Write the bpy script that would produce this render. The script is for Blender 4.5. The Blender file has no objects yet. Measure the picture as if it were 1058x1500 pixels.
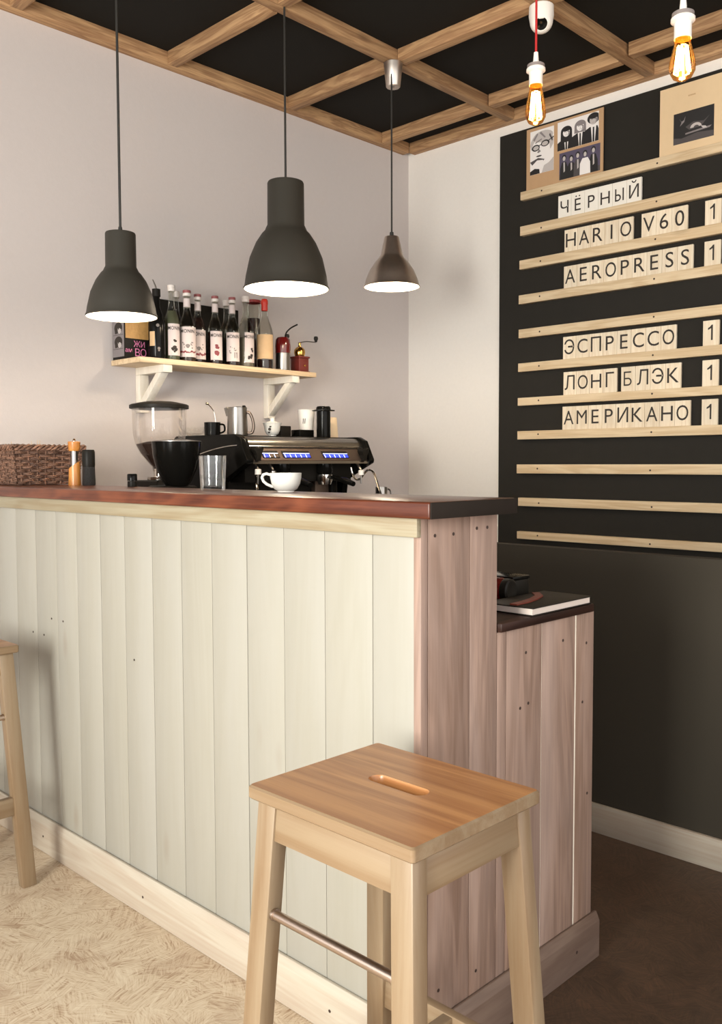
import bpy, bmesh, math, random
from mathutils import Vector, Matrix
random.seed(7)
S = bpy.context.scene
COL = S.collection
PI = math.pi
cos, sin = math.cos, math.sin

# ------------------------------------------------------------------ materials
def lin(r, g, b):
    f = lambda c: c / 12.92 if c <= 0.04045 else ((c + 0.055) / 1.055) ** 2.4
    return (f(r / 255), f(g / 255), f(b / 255), 1)

def newmat(name):
    m = bpy.data.materials.new(name)
    m.use_nodes = True
    nt = m.node_tree
    return m, nt, nt.nodes['Principled BSDF'], nt.nodes['Material Output']

def nd(nt, typ, **kw):
    n = nt.nodes.new(typ)
    for k, v in kw.items():
        if k in n.inputs:
            n.inputs[k].default_value = v
        else:
            setattr(n, k, v)
    return n

def plain(name, c, rough=0.5, metal=0.0, spec=0.5, noise=0.0, nscale=40, bump=0.0, coat=0.0):
    m, nt, b, o = newmat(name)
    b.inputs['Base Color'].default_value = c
    b.inputs['Roughness'].default_value = rough
    b.inputs['Metallic'].default_value = metal
    b.inputs['Specular IOR Level'].default_value = spec
    b.inputs['Coat Weight'].default_value = coat
    if noise or bump:
        tc = nd(nt, 'ShaderNodeTexCoord')
        n = nd(nt, 'ShaderNodeTexNoise', Scale=nscale, Detail=6.0, Roughness=0.6)
        nt.links.new(tc.outputs['Object'], n.inputs['Vector'])
        if noise:
            mx = nd(nt, 'ShaderNodeMix', data_type='RGBA')
            mx.inputs[6].default_value = tuple(x * (1 - noise) for x in c[:3]) + (1,)
            mx.inputs[7].default_value = tuple(min(1, x * (1 + noise)) for x in c[:3]) + (1,)
            nt.links.new(n.outputs['Fac'], mx.inputs[0])
            nt.links.new(mx.outputs[2], b.inputs['Base Color'])
        if bump:
            bp = nd(nt, 'ShaderNodeBump', Strength=bump, Distance=0.004)
            nt.links.new(n.outputs['Fac'], bp.inputs['Height'])
            nt.links.new(bp.outputs['Normal'], b.inputs['Normal'])
    return m

def wood(name, c1, c2, axis='Z', rough=0.5, across=55.0, along=2.2, knot=0.0, cknot=None, vary=0.12, coat=0.0, wash=None, washamt=0.0, spec=0.4):
    """Grain running along `axis`; each board differs by its 'rnd' face attribute."""
    m, nt, b, o = newmat(name)
    L = nt.links.new
    tc = nd(nt, 'ShaderNodeTexCoord')
    at = nd(nt, 'ShaderNodeAttribute', attribute_name='rnd')
    off = nd(nt, 'ShaderNodeVectorMath', operation='SCALE')
    off.inputs[0].default_value = (7.3, 11.9, 5.7)
    L(at.outputs['Fac'], off.inputs['Scale'])
    add = nd(nt, 'ShaderNodeVectorMath', operation='ADD')
    L(tc.outputs['Object'], add.inputs[0]); L(off.outputs[0], add.inputs[1])
    def mapped(a, l):
        mp = nd(nt, 'ShaderNodeMapping')
        sc = {'X': (l, a, a), 'Y': (a, l, a), 'Z': (a, a, l)}[axis]
        mp.inputs['Scale'].default_value = sc
        L(add.outputs[0], mp.inputs['Vector'])
        return mp
    # wide figure
    n1 = nd(nt, 'ShaderNodeTexNoise', Scale=1.0, Detail=4.0, Roughness=0.55, Distortion=0.6)
    L(mapped(across * 0.28, along * 0.55).outputs[0], n1.inputs['Vector'])
    # fine fibres
    n2 = nd(nt, 'ShaderNodeTexNoise', Scale=1.0, Detail=5.0, Roughness=0.7)
    L(mapped(across * 3.2, along * 1.6).outputs[0], n2.inputs['Vector'])
    # growth rings
    wv = nd(nt, 'ShaderNodeMath', operation='SINE')
    ml = nd(nt, 'ShaderNodeMath', operation='MULTIPLY'); ml.inputs[1].default_value = 38.0
    L(n1.outputs['Fac'], ml.inputs[0]); L(ml.outputs[0], wv.inputs[0])
    r = nd(nt, 'ShaderNodeMapRange'); r.inputs['From Min'].default_value = -1; r.inputs['From Max'].default_value = 1
    L(wv.outputs[0], r.inputs['Value'])
    mixf = nd(nt, 'ShaderNodeMath', operation='MULTIPLY_ADD'); mixf.inputs[1].default_value = 0.30
    L(r.outputs[0], mixf.inputs[0])
    sc2 = nd(nt, 'ShaderNodeMath', operation='MULTIPLY'); sc2.inputs[1].default_value = 0.75
    L(n2.outputs['Fac'], sc2.inputs[0]); L(sc2.outputs[0], mixf.inputs[2])
    ramp = nd(nt, 'ShaderNodeValToRGB')
    ramp.color_ramp.elements[0].position = 0.25; ramp.color_ramp.elements[0].color = c1
    ramp.color_ramp.elements[1].position = 0.75; ramp.color_ramp.elements[1].color = c2
    L(mixf.outputs[0], ramp.inputs[0])
    col = ramp.outputs[0]
    if wash:
        n3 = nd(nt, 'ShaderNodeTexNoise', Scale=1.0, Detail=5.0, Roughness=0.6, Distortion=0.3)
        L(mapped(across * 0.22, along * 0.8).outputs[0], n3.inputs['Vector'])
        mr = nd(nt, 'ShaderNodeMapRange')
        mr.inputs['From Min'].default_value = 0.35; mr.inputs['From Max'].default_value = 0.68
        mr.inputs['To Max'].default_value = washamt
        L(n3.outputs['Fac'], mr.inputs['Value'])
        mw = nd(nt, 'ShaderNodeMix', data_type='RGBA'); mw.inputs[7].default_value = wash
        L(mr.outputs[0], mw.inputs[0]); L(col, mw.inputs[6]); col = mw.outputs[2]
    if knot:
        vo = nd(nt, 'ShaderNodeTexVoronoi', Scale=1.0, Randomness=1.0)
        L(mapped(9.0, 3.1).outputs[0], vo.inputs['Vector'])
        kr = nd(nt, 'ShaderNodeMapRange')
        kr.inputs['From Min'].default_value = 0.05; kr.inputs['From Max'].default_value = 0.17
        kr.inputs['To Min'].default_value = knot; kr.inputs['To Max'].default_value = 0.0
        L(vo.outputs['Distance'], kr.inputs['Value'])
        gt = nd(nt, 'ShaderNodeSeparateColor'); L(vo.outputs['Color'], gt.inputs[0])
        th = nd(nt, 'ShaderNodeMath', operation='GREATER_THAN'); th.inputs[1].default_value = 0.62
        L(gt.outputs[0], th.inputs[0])
        mm = nd(nt, 'ShaderNodeMath', operation='MULTIPLY'); L(kr.outputs[0], mm.inputs[0]); L(th.outputs[0], mm.inputs[1])
        mk = nd(nt, 'ShaderNodeMix', data_type='RGBA'); mk.inputs[7].default_value = cknot or tuple(x * 0.5 for x in c1[:3]) + (1,)
        L(mm.outputs[0], mk.inputs[0]); L(col, mk.inputs[6]); col = mk.outputs[2]
    # board to board variation
    hs = nd(nt, 'ShaderNodeHueSaturation')
    vr = nd(nt, 'ShaderNodeMapRange'); vr.inputs['To Min'].default_value = 1 - vary; vr.inputs['To Max'].default_value = 1 + vary
    fr = nd(nt, 'ShaderNodeMath', operation='FRACT'); m7 = nd(nt, 'ShaderNodeMath', operation='MULTIPLY'); m7.inputs[1].default_value = 7.77
    L(at.outputs['Fac'], m7.inputs[0]); L(m7.outputs[0], fr.inputs[0]); L(fr.outputs[0], vr.inputs['Value'])
    L(vr.outputs[0], hs.inputs['Value']); L(col, hs.inputs['Color'])
    L(hs.outputs[0], b.inputs['Base Color'])
    bp = nd(nt, 'ShaderNodeBump', Strength=0.12, Distance=0.002)
    L(n2.outputs['Fac'], bp.inputs['Height']); L(bp.outputs['Normal'], b.inputs['Normal'])
    b.inputs['Roughness'].default_value = rough
    b.inputs['Coat Weight'].default_value = coat
    b.inputs['Coat Roughness'].default_value = 0.2
    b.inputs['Specular IOR Level'].default_value = spec
    return m

def glassy(name, tint, refl=0.06, rough=0.02, k=0.75):
    """Thin clear or tinted glass: see-through with a Fresnel sheen."""
    m, nt, b, o = newmat(name)
    nt.nodes.remove(b)
    tr = nd(nt, 'ShaderNodeBsdfTransparent', Color=tint)
    gl = nd(nt, 'ShaderNodeBsdfGlossy', Roughness=rough)
    gl.inputs['Color'].default_value = (1, 1, 1, 1)
    lw = nd(nt, 'ShaderNodeLayerWeight', Blend=0.25)
    ma = nd(nt, 'ShaderNodeMath', operation='MULTIPLY_ADD'); ma.inputs[1].default_value = k; ma.inputs[2].default_value = refl
    ma.use_clamp = True
    nt.links.new(lw.outputs['Fresnel'], ma.inputs[0])
    mx = nd(nt, 'ShaderNodeMixShader')
    nt.links.new(ma.outputs[0], mx.inputs[0]); nt.links.new(tr.outputs[0], mx.inputs[1]); nt.links.new(gl.outputs[0], mx.inputs[2])
    nt.links.new(mx.outputs[0], o.inputs['Surface'])
    return m

def emit(name, c, s):
    m, nt, b, o = newmat(name)
    b.inputs['Base Color'].default_value = c
    b.inputs['Emission Color'].default_value = c
    b.inputs['Emission Strength'].default_value = s
    return m

def osb(name, cols, dirt, amt):
    m, nt, b, o = newmat(name)
    L = nt.links.new
    tc = nd(nt, 'ShaderNodeTexCoord')
    wn = nd(nt, 'ShaderNodeTexNoise', Scale=9.0, Detail=2.0)
    L(tc.outputs['Object'], wn.inputs['Vector'])
    wm = nd(nt, 'ShaderNodeMix', data_type='VECTOR'); wm.inputs[0].default_value = 0.05
    L(tc.outputs['Object'], wm.inputs[4]); L(wn.outputs['Color'], wm.inputs[5])
    def strands(scale, a, l):
        vo = nd(nt, 'ShaderNodeTexVoronoi', Scale=scale); L(wm.outputs[1], vo.inputs['Vector'])
        sp = nd(nt, 'ShaderNodeSeparateColor'); L(vo.outputs['Color'], sp.inputs[0])
        an = nd(nt, 'ShaderNodeMath', operation='MULTIPLY'); an.inputs[1].default_value = 6.283
        L(sp.outputs[0], an.inputs[0])
        vr = nd(nt, 'ShaderNodeVectorRotate', rotation_type='Z_AXIS'); L(tc.outputs['Object'], vr.inputs['Vector']); L(an.outputs[0], vr.inputs['Angle'])
        mp = nd(nt, 'ShaderNodeMapping'); mp.inputs['Scale'].default_value = (a, l, 1); L(vr.outputs[0], mp.inputs['Vector'])
        n = nd(nt, 'ShaderNodeTexNoise', Scale=1.0, Detail=4.0, Roughness=0.65); L(mp.outputs[0], n.inputs['Vector'])
        ad = nd(nt, 'ShaderNodeMath', operation='MULTIPLY_ADD'); ad.inputs[1].default_value = 0.10
        L(sp.outputs[1], ad.inputs[0]); L(n.outputs['Fac'], ad.inputs[2])
        return ad
    s1 = strands(16, 170, 11); s2 = strands(27, 260, 20)
    av = nd(nt, 'ShaderNodeMath', operation='ADD'); L(s1.outputs[0], av.inputs[0]); L(s2.outputs[0], av.inputs[1])
    rp = nd(nt, 'ShaderNodeValToRGB')
    e = rp.color_ramp.elements
    e[0].position = 0.40; e[0].color = lin(*cols[0])
    e[1].position = 0.74; e[1].color = lin(*cols[2])
    x = e.new(0.54); x.color = lin(*cols[1])
    hv = nd(nt, 'ShaderNodeMath', operation='MULTIPLY'); hv.inputs[1].default_value = 0.5
    L(av.outputs[0], hv.inputs[0]); L(hv.outputs[0], rp.inputs[0])
    # trodden-in dirt
    dn = nd(nt, 'ShaderNodeTexNoise', Scale=3.2, Detail=7.0, Roughness=0.7); L(tc.outputs['Object'], dn.inputs['Vector'])
    dr = nd(nt, 'ShaderNodeMapRange'); dr.inputs['From Min'].default_value = 0.52; dr.inputs['From Max'].default_value = 0.75; dr.inputs['To Max'].default_value = amt
    L(dn.outputs['Fac'], dr.inputs['Value'])
    mx = nd(nt, 'ShaderNodeMix', data_type='RGBA'); mx.inputs[7].default_value = lin(*dirt)
    L(dr.outputs[0], mx.inputs[0]); L(rp.outputs[0], mx.inputs[6])
    L(mx.outputs[2], b.inputs['Base Color'])
    bp = nd(nt, 'ShaderNodeBump', Strength=0.15, Distance=0.002); L(av.outputs[0], bp.inputs['Height']); L(bp.outputs[0], b.inputs['Normal'])
    b.inputs['Roughness'].default_value = 0.55
    return m

M = {}
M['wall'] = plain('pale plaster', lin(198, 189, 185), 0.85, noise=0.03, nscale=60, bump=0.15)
M['wall_lightened'] = plain('plaster lightened for daylight', lin(233, 227, 219), 0.85, noise=0.03, nscale=60, bump=0.15)  # wall plaster lightened in colour, making up for light this wall lacks
M['black'] = plain('matt black paint', lin(37, 34, 29), 0.75, spec=0.25, noise=0.12, nscale=14, bump=0.08)
M['black2'] = plain('matt black low wall paint', lin(59, 54, 46), 0.85, spec=0.15)
M['ceil'] = plain('black ceiling board', lin(31, 29, 26), 0.85, spec=0.15)
M['floor'] = osb('osb floor board', ((146, 116, 88), (196, 176, 150), (216, 202, 178)), (140, 108, 84), 0.7)
M['floor_shaded'] = osb('osb floor board with painted shade', ((58, 43, 32), (74, 56, 42), (96, 68, 50)), (50, 40, 32), 0.8)  # darker copy of the floor board, its shade put into the colour
M['beam'] = wood('rough pine batten', lin(139, 101, 70), lin(191, 153, 111), 'Y', 0.7, 60, 3, knot=0.5)
M['beamX'] = wood('rough pine batten across', lin(139, 101, 70), lin(191, 153, 111), 'X', 0.7, 60, 3, knot=0.5)
M['plank'] = wood('whitewashed pine plank', lin(150, 146, 134), lin(154, 150, 139), 'Z', 0.6, 30, 1.6, knot=0.35, cknot=lin(130, 115, 98), vary=0.03, wash=lin(156, 153, 145), washamt=0.7)
M['endplank'] = wood('thinly washed grey brown plank', lin(117, 91, 75), lin(154, 126, 110), 'Z', 0.6, 36, 1.8, knot=0.6, cknot=lin(86, 60, 47), vary=0.06, wash=lin(151, 132, 123), washamt=0.55)
M['endbase'] = wood('thinly washed grey brown base board', lin(93, 70, 57), lin(122, 100, 85), 'X', 0.6, 36, 1.8, knot=0.5, vary=0.06, wash=lin(126, 108, 97), washamt=0.5)
M['baseY'] = wood('whitewashed base board', lin(172, 156, 139), lin(184, 175, 159), 'Y', 0.6, 34, 1.6, knot=0.3, vary=0.03)
M['trim'] = wood('clear pine trim', lin(132, 117, 91), lin(150, 142, 120), 'Y', 0.5, 40, 1.6, knot=0.2, vary=0.03)
M['top'] = wood('red brown varnished board', lin(64, 26, 14), lin(111, 59, 36), 'Y', 0.3, 36, 1.8, knot=0.4, cknot=lin(147, 101, 70), vary=0.05, coat=0.12, spec=0.25)
M['dtop'] = wood('dark stained worktop board', lin(29, 17, 13), lin(52, 32, 25), 'X', 0.4, 36, 1.8, vary=0.05, coat=0.0, spec=0.15)
M['stool'] = wood('oiled birch seat', lin(149, 96, 54), lin(185, 132, 81), 'Y', 0.36, 30, 1.3, vary=0.07, coat=0.25)
M['leg'] = wood('clear lacquered birch', lin(122, 98, 72), lin(137, 118, 94), 'Z', 0.42, 30, 1.3, vary=0.04, coat=0.2)
M['legX'] = wood('clear lacquered birch rail', lin(122, 98, 72), lin(137, 118, 94), 'X', 0.42, 30, 1.3, vary=0.04, coat=0.2)
M['legY'] = wood('clear lacquered birch apron', lin(122, 98, 72), lin(137, 118, 94), 'Y', 0.42, 30, 1.3, vary=0.04, coat=0.2)
M['rail'] = wood('clear pine ledge', lin(204, 176, 137), lin(228, 206, 171), 'Y', 0.55, 44, 1.8, knot=0.35, vary=0.04)
M['shelf'] = wood('clear pine shelf board', lin(204, 174, 136), lin(230, 206, 170), 'X', 0.55, 40, 1.8, vary=0.03)
M['white_wood'] = wood('white painted pine', lin(226, 216, 200), lin(238, 230, 216), 'Z', 0.55, 40, 1.8, vary=0.02)
M['tile'] = wood('pale plywood tile', lin(220, 200, 171), lin(236, 222, 198), 'Z', 0.6, 60, 3, vary=0.06)
M['tile_white'] = plain('white card', lin(236, 230, 218), 0.7)
M['ink'] = plain('black lettering', lin(48, 40, 34), 0.7)
M['kraft'] = plain('brown kraft board', lin(186, 150, 112), 0.8, noise=0.06, nscale=30)
M['cream_card'] = plain('cream card', lin(224, 196, 156), 0.75, noise=0.04, nscale=25)
for k, v in {'g0': (34, 32, 32), 'g1': (78, 72, 72), 'g2': (132, 124, 124), 'g3': (190, 182, 178), 'g4': (236, 230, 226), 'gv': (84, 76, 96)}.items():
    M[k] = plain('photo print ' + k, lin(*v), 0.6)
M['lampgrey'] = plain('dark grey green lamp enamel', lin(52, 49, 43), 0.55, spec=0.3, noise=0.05, nscale=200)
M['lampwhite'] = plain('white lamp lining', lin(240, 236, 226), 0.5)
M['steel'] = plain('brushed steel', lin(151, 146, 140), 0.28, 1.0, noise=0.06, nscale=90)
M['jughandle'] = plain('dark steel handle', lin(96, 84, 76), 0.35, 1.0)
M['chrome'] = plain('polished chrome', lin(222, 216, 208), 0.1, 1.0)
M['alu'] = plain('brushed aluminium', lin(206, 196, 186), 0.36, 1.0, noise=0.1, nscale=60)
M['barsteel'] = plain('footrest steel', lin(191, 174, 161), 0.3, 1.0)
M['cordblack'] = plain('black cord', lin(34, 32, 28), 0.6)
M['cordred'] = plain('red fabric cord', lin(176, 30, 30), 0.7)
M['whiteplastic'] = plain('white plastic', lin(236, 230, 222), 0.4)
M['blackgloss'] = plain('glossy black plastic', lin(18, 17, 15), 0.14, spec=0.10)
M['blacksat'] = plain('satin black plastic', lin(32, 29, 25), 0.4, spec=0.10)
M['panelbrown'] = plain('warm grey brushed panel', lin(103, 86, 74), 0.5, 0.7, noise=0.1, nscale=80)
M['led'] = emit('blue backlit key', lin(48, 66, 230), 0.8)
M['ledwhite'] = emit('white backlit symbol', lin(214, 222, 255), 0.8)
M['porcelain'] = plain('white porcelain', lin(219, 216, 208), 0.18, coat=0.3)
M['paper'] = plain('cream paper cup', lin(232, 208, 172), 0.75)
M['paperwhite'] = plain('white paper', lin(236, 230, 222), 0.7)
M['coffee'] = plain('coffee beans', lin(50, 30, 20), 0.5, noise=0.5, nscale=160, bump=1.0)
M['glass'] = glassy('clear glass', (0.985, 0.985, 0.98, 1), 0.018, k=0.45)
M['hopperglass'] = glassy('smoky clear hopper', (0.97, 0.96, 0.95, 1), 0.008, k=0.35)
M['bottleglass'] = glassy('clear bottle glass', (0.84, 0.84, 0.80, 1), 0.010, k=0.4)
M['bottledark'] = glassy('dark blue bottle glass', (0.05, 0.06, 0.09, 1), 0.05)
M['water'] = glassy('water', (0.95, 0.955, 0.95, 1), 0.006, k=0.3)
M['amberglass'] = glassy('amber bulb glass', (0.95, 0.62, 0.28, 1), 0.02, k=0.5)
M['filament'] = emit('glowing filament', (1.0, 0.72, 0.34, 1), 26)
M['bulbglow'] = emit('lit lamp bulb', (1.0, 0.86, 0.66, 1), 14)
for k, v in {'syr_green': (96, 98, 78), 'syr_brown': (60, 44, 34), 'syr_dark': (42, 26, 24), 'syr_clear': (120, 112, 98), 'syr_grey': (66, 62, 54), 'wine': (50, 22, 24)}.items():
    M[k] = plain('syrup ' + k, lin(*v), 0.2)
M['label'] = plain('white bottle label', lin(217, 201, 196), 0.6)
M['labelkraft'] = plain('tan bottle label', lin(206, 172, 130), 0.7, noise=0.08, nscale=30)
M['lblred'] = plain('label dark red print', lin(128, 50, 56), 0.6)
M['lblgrey'] = plain('label grey print', lin(130, 120, 116), 0.6)
M['caprose'] = plain('rose bottle cap', lin(150, 84, 84), 0.5)
M['capwhite'] = plain('white bottle cap', lin(228, 218, 210), 0.5)
M['redwax'] = plain('red sealing wax', lin(206, 52, 34), 0.35)
M['redlid'] = plain('dark red lid', lin(150, 36, 34), 0.4)
M['redgloss'] = plain('glossy dark red', lin(94, 17, 15), 0.18, coat=0.4)
M['redwood'] = plain('dark red stained wood', lin(104, 38, 32), 0.35, noise=0.12, nscale=30, coat=0.2)
M['brass'] = plain('polished brass', lin(206, 160, 84), 0.16, 1.0)
M['gold'] = plain('crumpled gold paper', lin(196, 150, 90), 0.45, noise=0.25, nscale=60, bump=0.6)
M['pink'] = plain('pink print', lin(214, 124, 166), 0.6)
M['boxgrey'] = plain('grey print', lin(126, 116, 110), 0.6)
M['willow'] = wood('brown willow rod', lin(66, 44, 34), lin(140, 104, 84), 'X', 0.6, 40, 8, vary=0.3)
M['willowY'] = wood('brown willow rod across', lin(66, 44, 34), lin(140, 104, 84), 'Y', 0.6, 40, 8, vary=0.3)
M['millwood'] = wood('honey beech', lin(176, 108, 44), lin(214, 146, 72), 'Z', 0.35, 40, 3, coat=0.3)
M['pepper'] = plain('peppercorns', lin(26, 22, 19), 0.6, noise=0.8, nscale=300, bump=1.0)
M['leather'] = plain('red brown leather', lin(120, 52, 38), 0.5)
M['pages'] = plain('book pages', lin(200, 186, 176), 0.8)
M['bookcover'] = plain('black book cover', lin(32, 27, 23), 0.5, spec=0.12)
M['endgrain'] = plain('dark stained end grain', lin(36, 29, 24), 0.65, spec=0.12, noise=0.15)
M['nail'] = plain('rusty nail head', lin(52, 34, 26), 0.7)
M['straw'] = plain('straw', lin(206, 170, 110), 0.8)
M['pale_gap'] = plain('pale gap strip', lin(236, 226, 208), 0.6)

# ------------------------------------------------------------------ mesh builder
class MB:
    def __init__(s):
        s.bm = bmesh.new(); s.lay = s.bm.faces.layers.float.new('rnd')
    def _f(s, vs, mat, rnd, smooth=False):
        try:
            f = s.bm.faces.new(vs)
        except ValueError:
            return None
        f.material_index = mat; f[s.lay] = rnd; f.smooth = smooth
        return f
    def hexa(s, P, mat=0, rnd=None, bev=0.0, seg=2):
        """P: 4 bottom corners (counter-clockwise from above) then the 4 above them."""
        rnd = random.random() if rnd is None else rnd
        v = [s.bm.verts.new(p) for p in P]
        fs = [s._f([v[i] for i in q], mat, rnd) for q in ((3, 2, 1, 0), (4, 5, 6, 7), (0, 1, 5, 4), (1, 2, 6, 5), (2, 3, 7, 6), (3, 0, 4, 7))]
        if bev:
            es = {e for f in fs for e in f.edges}
            r = bmesh.ops.bevel(s.bm, geom=list(es), offset=bev, segments=seg, profile=0.5, affect='EDGES', clamp_overlap=True)
            for f in r['faces']:
                f.material_index = mat; f[s.lay] = rnd; f.smooth = True
        return s
    def box(s, x0, x1, y0, y1, z0, z1, mat=0, rnd=None, bev=0.0, seg=2):
        return s.hexa([(x0, y0, z0), (x1, y0, z0), (x1, y1, z0), (x0, y1, z0), (x0, y0, z1), (x1, y0, z1), (x1, y1, z1), (x0, y1, z1)], mat, rnd, bev, seg)
    def lathe(s, prof, n=32, c=(0, 0, 0), mat=0, rnd=0.3, a0=0.0, a1=2 * PI, axis=None):
        full = abs(a1 - a0 - 2 * PI) < 1e-6
        R = axis.to_matrix() if axis is not None else None
        def P(r, z, a):
            p = Vector((r * cos(a), r * sin(a), z))
            if R is not None: p = R @ p
            return p + Vector(c)
        k = n if full else n + 1
        rows = []
        for r, z in prof:
            if r < 1e-6:
                rows.append([s.bm.verts.new(P(0, z, 0))])
            else:
                rows.append([s.bm.verts.new(P(r, z, a0 + (a1 - a0) * i / n)) for i in range(k)])
        for A, B in zip(rows, rows[1:]):
            for i in range(n):
                j = (i + 1) % n if full else i + 1
                if len(A) == 1 and len(B) == 1: continue
                if len(A) == 1: s._f([A[0], B[j], B[i]], mat, rnd, True)
                elif len(B) == 1: s._f([A[i], A[j], B[0]], mat, rnd, True)
                else: s._f([A[i], A[j], B[j], B[i]], mat, rnd, True)
        return s
    def tube(s, path, r, n=10, mat=0, rnd=None, cap=True):
        rnd = random.random() if rnd is None else rnd
        P = [Vector(p) for p in path]
        rs = r if isinstance(r, (list, tuple)) else [r] * len(P)
        up = None; rows = []
        for i, p in enumerate(P):
            t = (P[min(i + 1, len(P) - 1)] - P[max(i - 1, 0)]).normalized()
            if up is None:
                up = Vector((0, 0, 1)) if abs(t.z) < 0.9 else Vector((1, 0, 0))
            u = (up - t * up.dot(t)).normalized(); up = u
            w = t.cross(u)
            rows.append([s.bm.verts.new(p + (u * cos(2 * PI * k / n) + w * sin(2 * PI * k / n)) * rs[i]) for k in range(n)])
        for A, B in zip(rows, rows[1:]):
            for k in range(n):
                s._f([A[k], A[(k + 1) % n], B[(k + 1) % n], B[k]], mat, rnd, True)
        if cap:
            s._f(rows[0][::-1], mat, rnd); s._f(rows[-1], mat, rnd)
        return s
    def prism(s, poly, axis, a0, a1, mat=0, rnd=0.4, bev=0.0):
        """poly in the two other axes (order XYZ without `axis`), extruded from a0 to a1."""
        def P(u, v, a):
            return {'X': (a, u, v), 'Y': (u, a, v), 'Z': (u, v, a)}[axis]
        A = [s.bm.verts.new(P(u, v, a0)) for u, v in poly]
        B = [s.bm.verts.new(P(u, v, a1)) for u, v in poly]
        n = len(poly); fs = [s._f(A[::-1], mat, rnd), s._f(B, mat, rnd)]
        for i in range(n):
            fs.append(s._f([A[i], A[(i + 1) % n], B[(i + 1) % n], B[i]], mat, rnd))
        if bev:
            es = {e for f in fs if f for e in f.edges}
            r = bmesh.ops.bevel(s.bm, geom=list(es), offset=bev, segments=2, profile=0.5, affect='EDGES', clamp_overlap=True)
            for f in r['faces']:
                f.material_index = mat; f[s.lay] = rnd
        return s
    def poly(s, pts, mat=0, rnd=0.4):
        s._f([s.bm.verts.new(p) for p in pts], mat, rnd)
        return s
    def build(s, name, mats, parent=None, loc=None, rz=0.0, sharp=35):
        bm = s.bm
        bmesh.ops.recalc_face_normals(bm, faces=bm.faces[:])
        for e in bm.edges:
            if len(e.link_faces) == 2:
                e.smooth = e.calc_face_angle(0) < math.radians(sharp)
        for f in bm.faces: f.smooth = True
        me = bpy.data.meshes.new(name); bm.to_mesh(me); bm.free()
        for m in (mats if isinstance(mats, (list, tuple)) else [mats]):
            me.materials.append(M[m] if isinstance(m, str) else m)
        o = bpy.data.objects.new(name, me); COL.objects.link(o)
        if parent: o.parent = parent
        if loc: o.location = loc
        o.rotation_euler.z = rz
        return o

def tag(o, label=None, cat=None, group=None, kind=None):
    if label: o['label'] = label
    if cat: o['category'] = cat
    if group: o['group'] = group
    if kind: o['kind'] = kind
    return o
def empty(name, loc, label, cat, group=None, rz=0.0):
    o = bpy.data.objects.new(name, None); COL.objects.link(o)
    o.location = loc; o.rotation_euler.z = rz; o.empty_display_size = 0.05
    return tag(o, label, cat, group)
def struct(name, mb, mats):
    return tag(mb.build(name, mats), kind='structure')
def copy_tree(o, parent=None):
    c = o.copy(); COL.objects.link(c)
    if parent: c.parent = parent
    for ch in list(o.children): copy_tree(ch, c)
    return c

_glyph = {}
def glyphs(text, spacing=1.0, bold=0.0):
    """Letter outlines filled to polygons, cap height scaled to 1, left edge at 0."""
    key = (text, spacing, bold)
    if key in _glyph: return _glyph[key]
    cu = bpy.data.curves.new('letters', 'FONT'); cu.body = text; cu.size = 1.0; cu.resolution_u = 4
    cu.space_character = spacing; cu.offset = bold
    ob = bpy.data.objects.new('letters', cu); COL.objects.link(ob)
    dg = bpy.context.evaluated_depsgraph_get(); dg.update()
    me = bpy.data.meshes.new_from_object(ob.evaluated_get(dg))
    V = [tuple(v.co) for v in me.vertices]; F = [tuple(p.vertices) for p in me.polygons]
    bpy.data.objects.remove(ob); bpy.data.curves.remove(cu); bpy.data.meshes.remove(me)
    x0 = min(v[0] for v in V); x1 = max(v[0] for v in V)
    _glyph[key] = ([(v[0] - x0, v[1]) for v in V], F, x1 - x0)
    return _glyph[key]
CAP = None
def write(mb, text, fn, height, mat=0, maxw=None, spacing=1.0, center=True, bold=0.0):
    """fn(u, v) -> 3-D point; u runs right, v up, both in metres; text centred on u = 0."""
    global CAP
    if CAP is None:
        V, _, _ = glyphs('H'); CAP = max(v[1] for v in V)
    V, F, w = glyphs(text, spacing, bold)
    k = height / CAP; kx = k
    if maxw and w * k > maxw: kx = maxw / w
    du = -w * kx / 2 if center else 0
    vs = [mb.bm.verts.new(fn(x * kx + du, y * k)) for x, y in V]
    for f in F: mb._f([vs[i] for i in f], mat, 0.5)
    return mb

def arc(cx, cy, rx, ry, n=18, a0=0.0, a1=2 * PI):
    return [(cx + rx * cos(a0 + (a1 - a0) * i / n), cy + ry * sin(a0 + (a1 - a0) * i / n)) for i in range(n + (0 if abs(a1 - a0) > 6.28 else 1))]

# ------------------------------------------------------------------ camera
f_px, yaw, pitch, roll, HC = 1323.0, math.radians(44.36), math.radians(3.105), math.radians(-0.18), 1.17
fw = Vector((cos(yaw) * cos(pitch), sin(yaw) * cos(pitch), -sin(pitch)))
rt = Vector((sin(yaw), -cos(yaw), 0)); upv = rt.cross(fw)
r2 = rt * cos(roll) + upv * sin(roll); u2 = -rt * sin(roll) + upv * cos(roll)
cam = bpy.data.cameras.new('camera'); co = bpy.data.objects.new('camera', cam); COL.objects.link(co)
mat = Matrix((r2, u2, -fw)).transposed().to_4x4(); mat.translation = (0, 0, HC)
co.matrix_world = mat
cam.sensor_fit = 'HORIZONTAL'; cam.sensor_width = 36.0; cam.lens = f_px / 1058 * 36.0
cam.clip_start = 0.02
S.camera = co

XW, YW = 3.913, 3.4425       # right wall and left wall planes
ZB, ZC = 2.894, 2.95         # underside of the ceiling battens, ceiling

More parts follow.
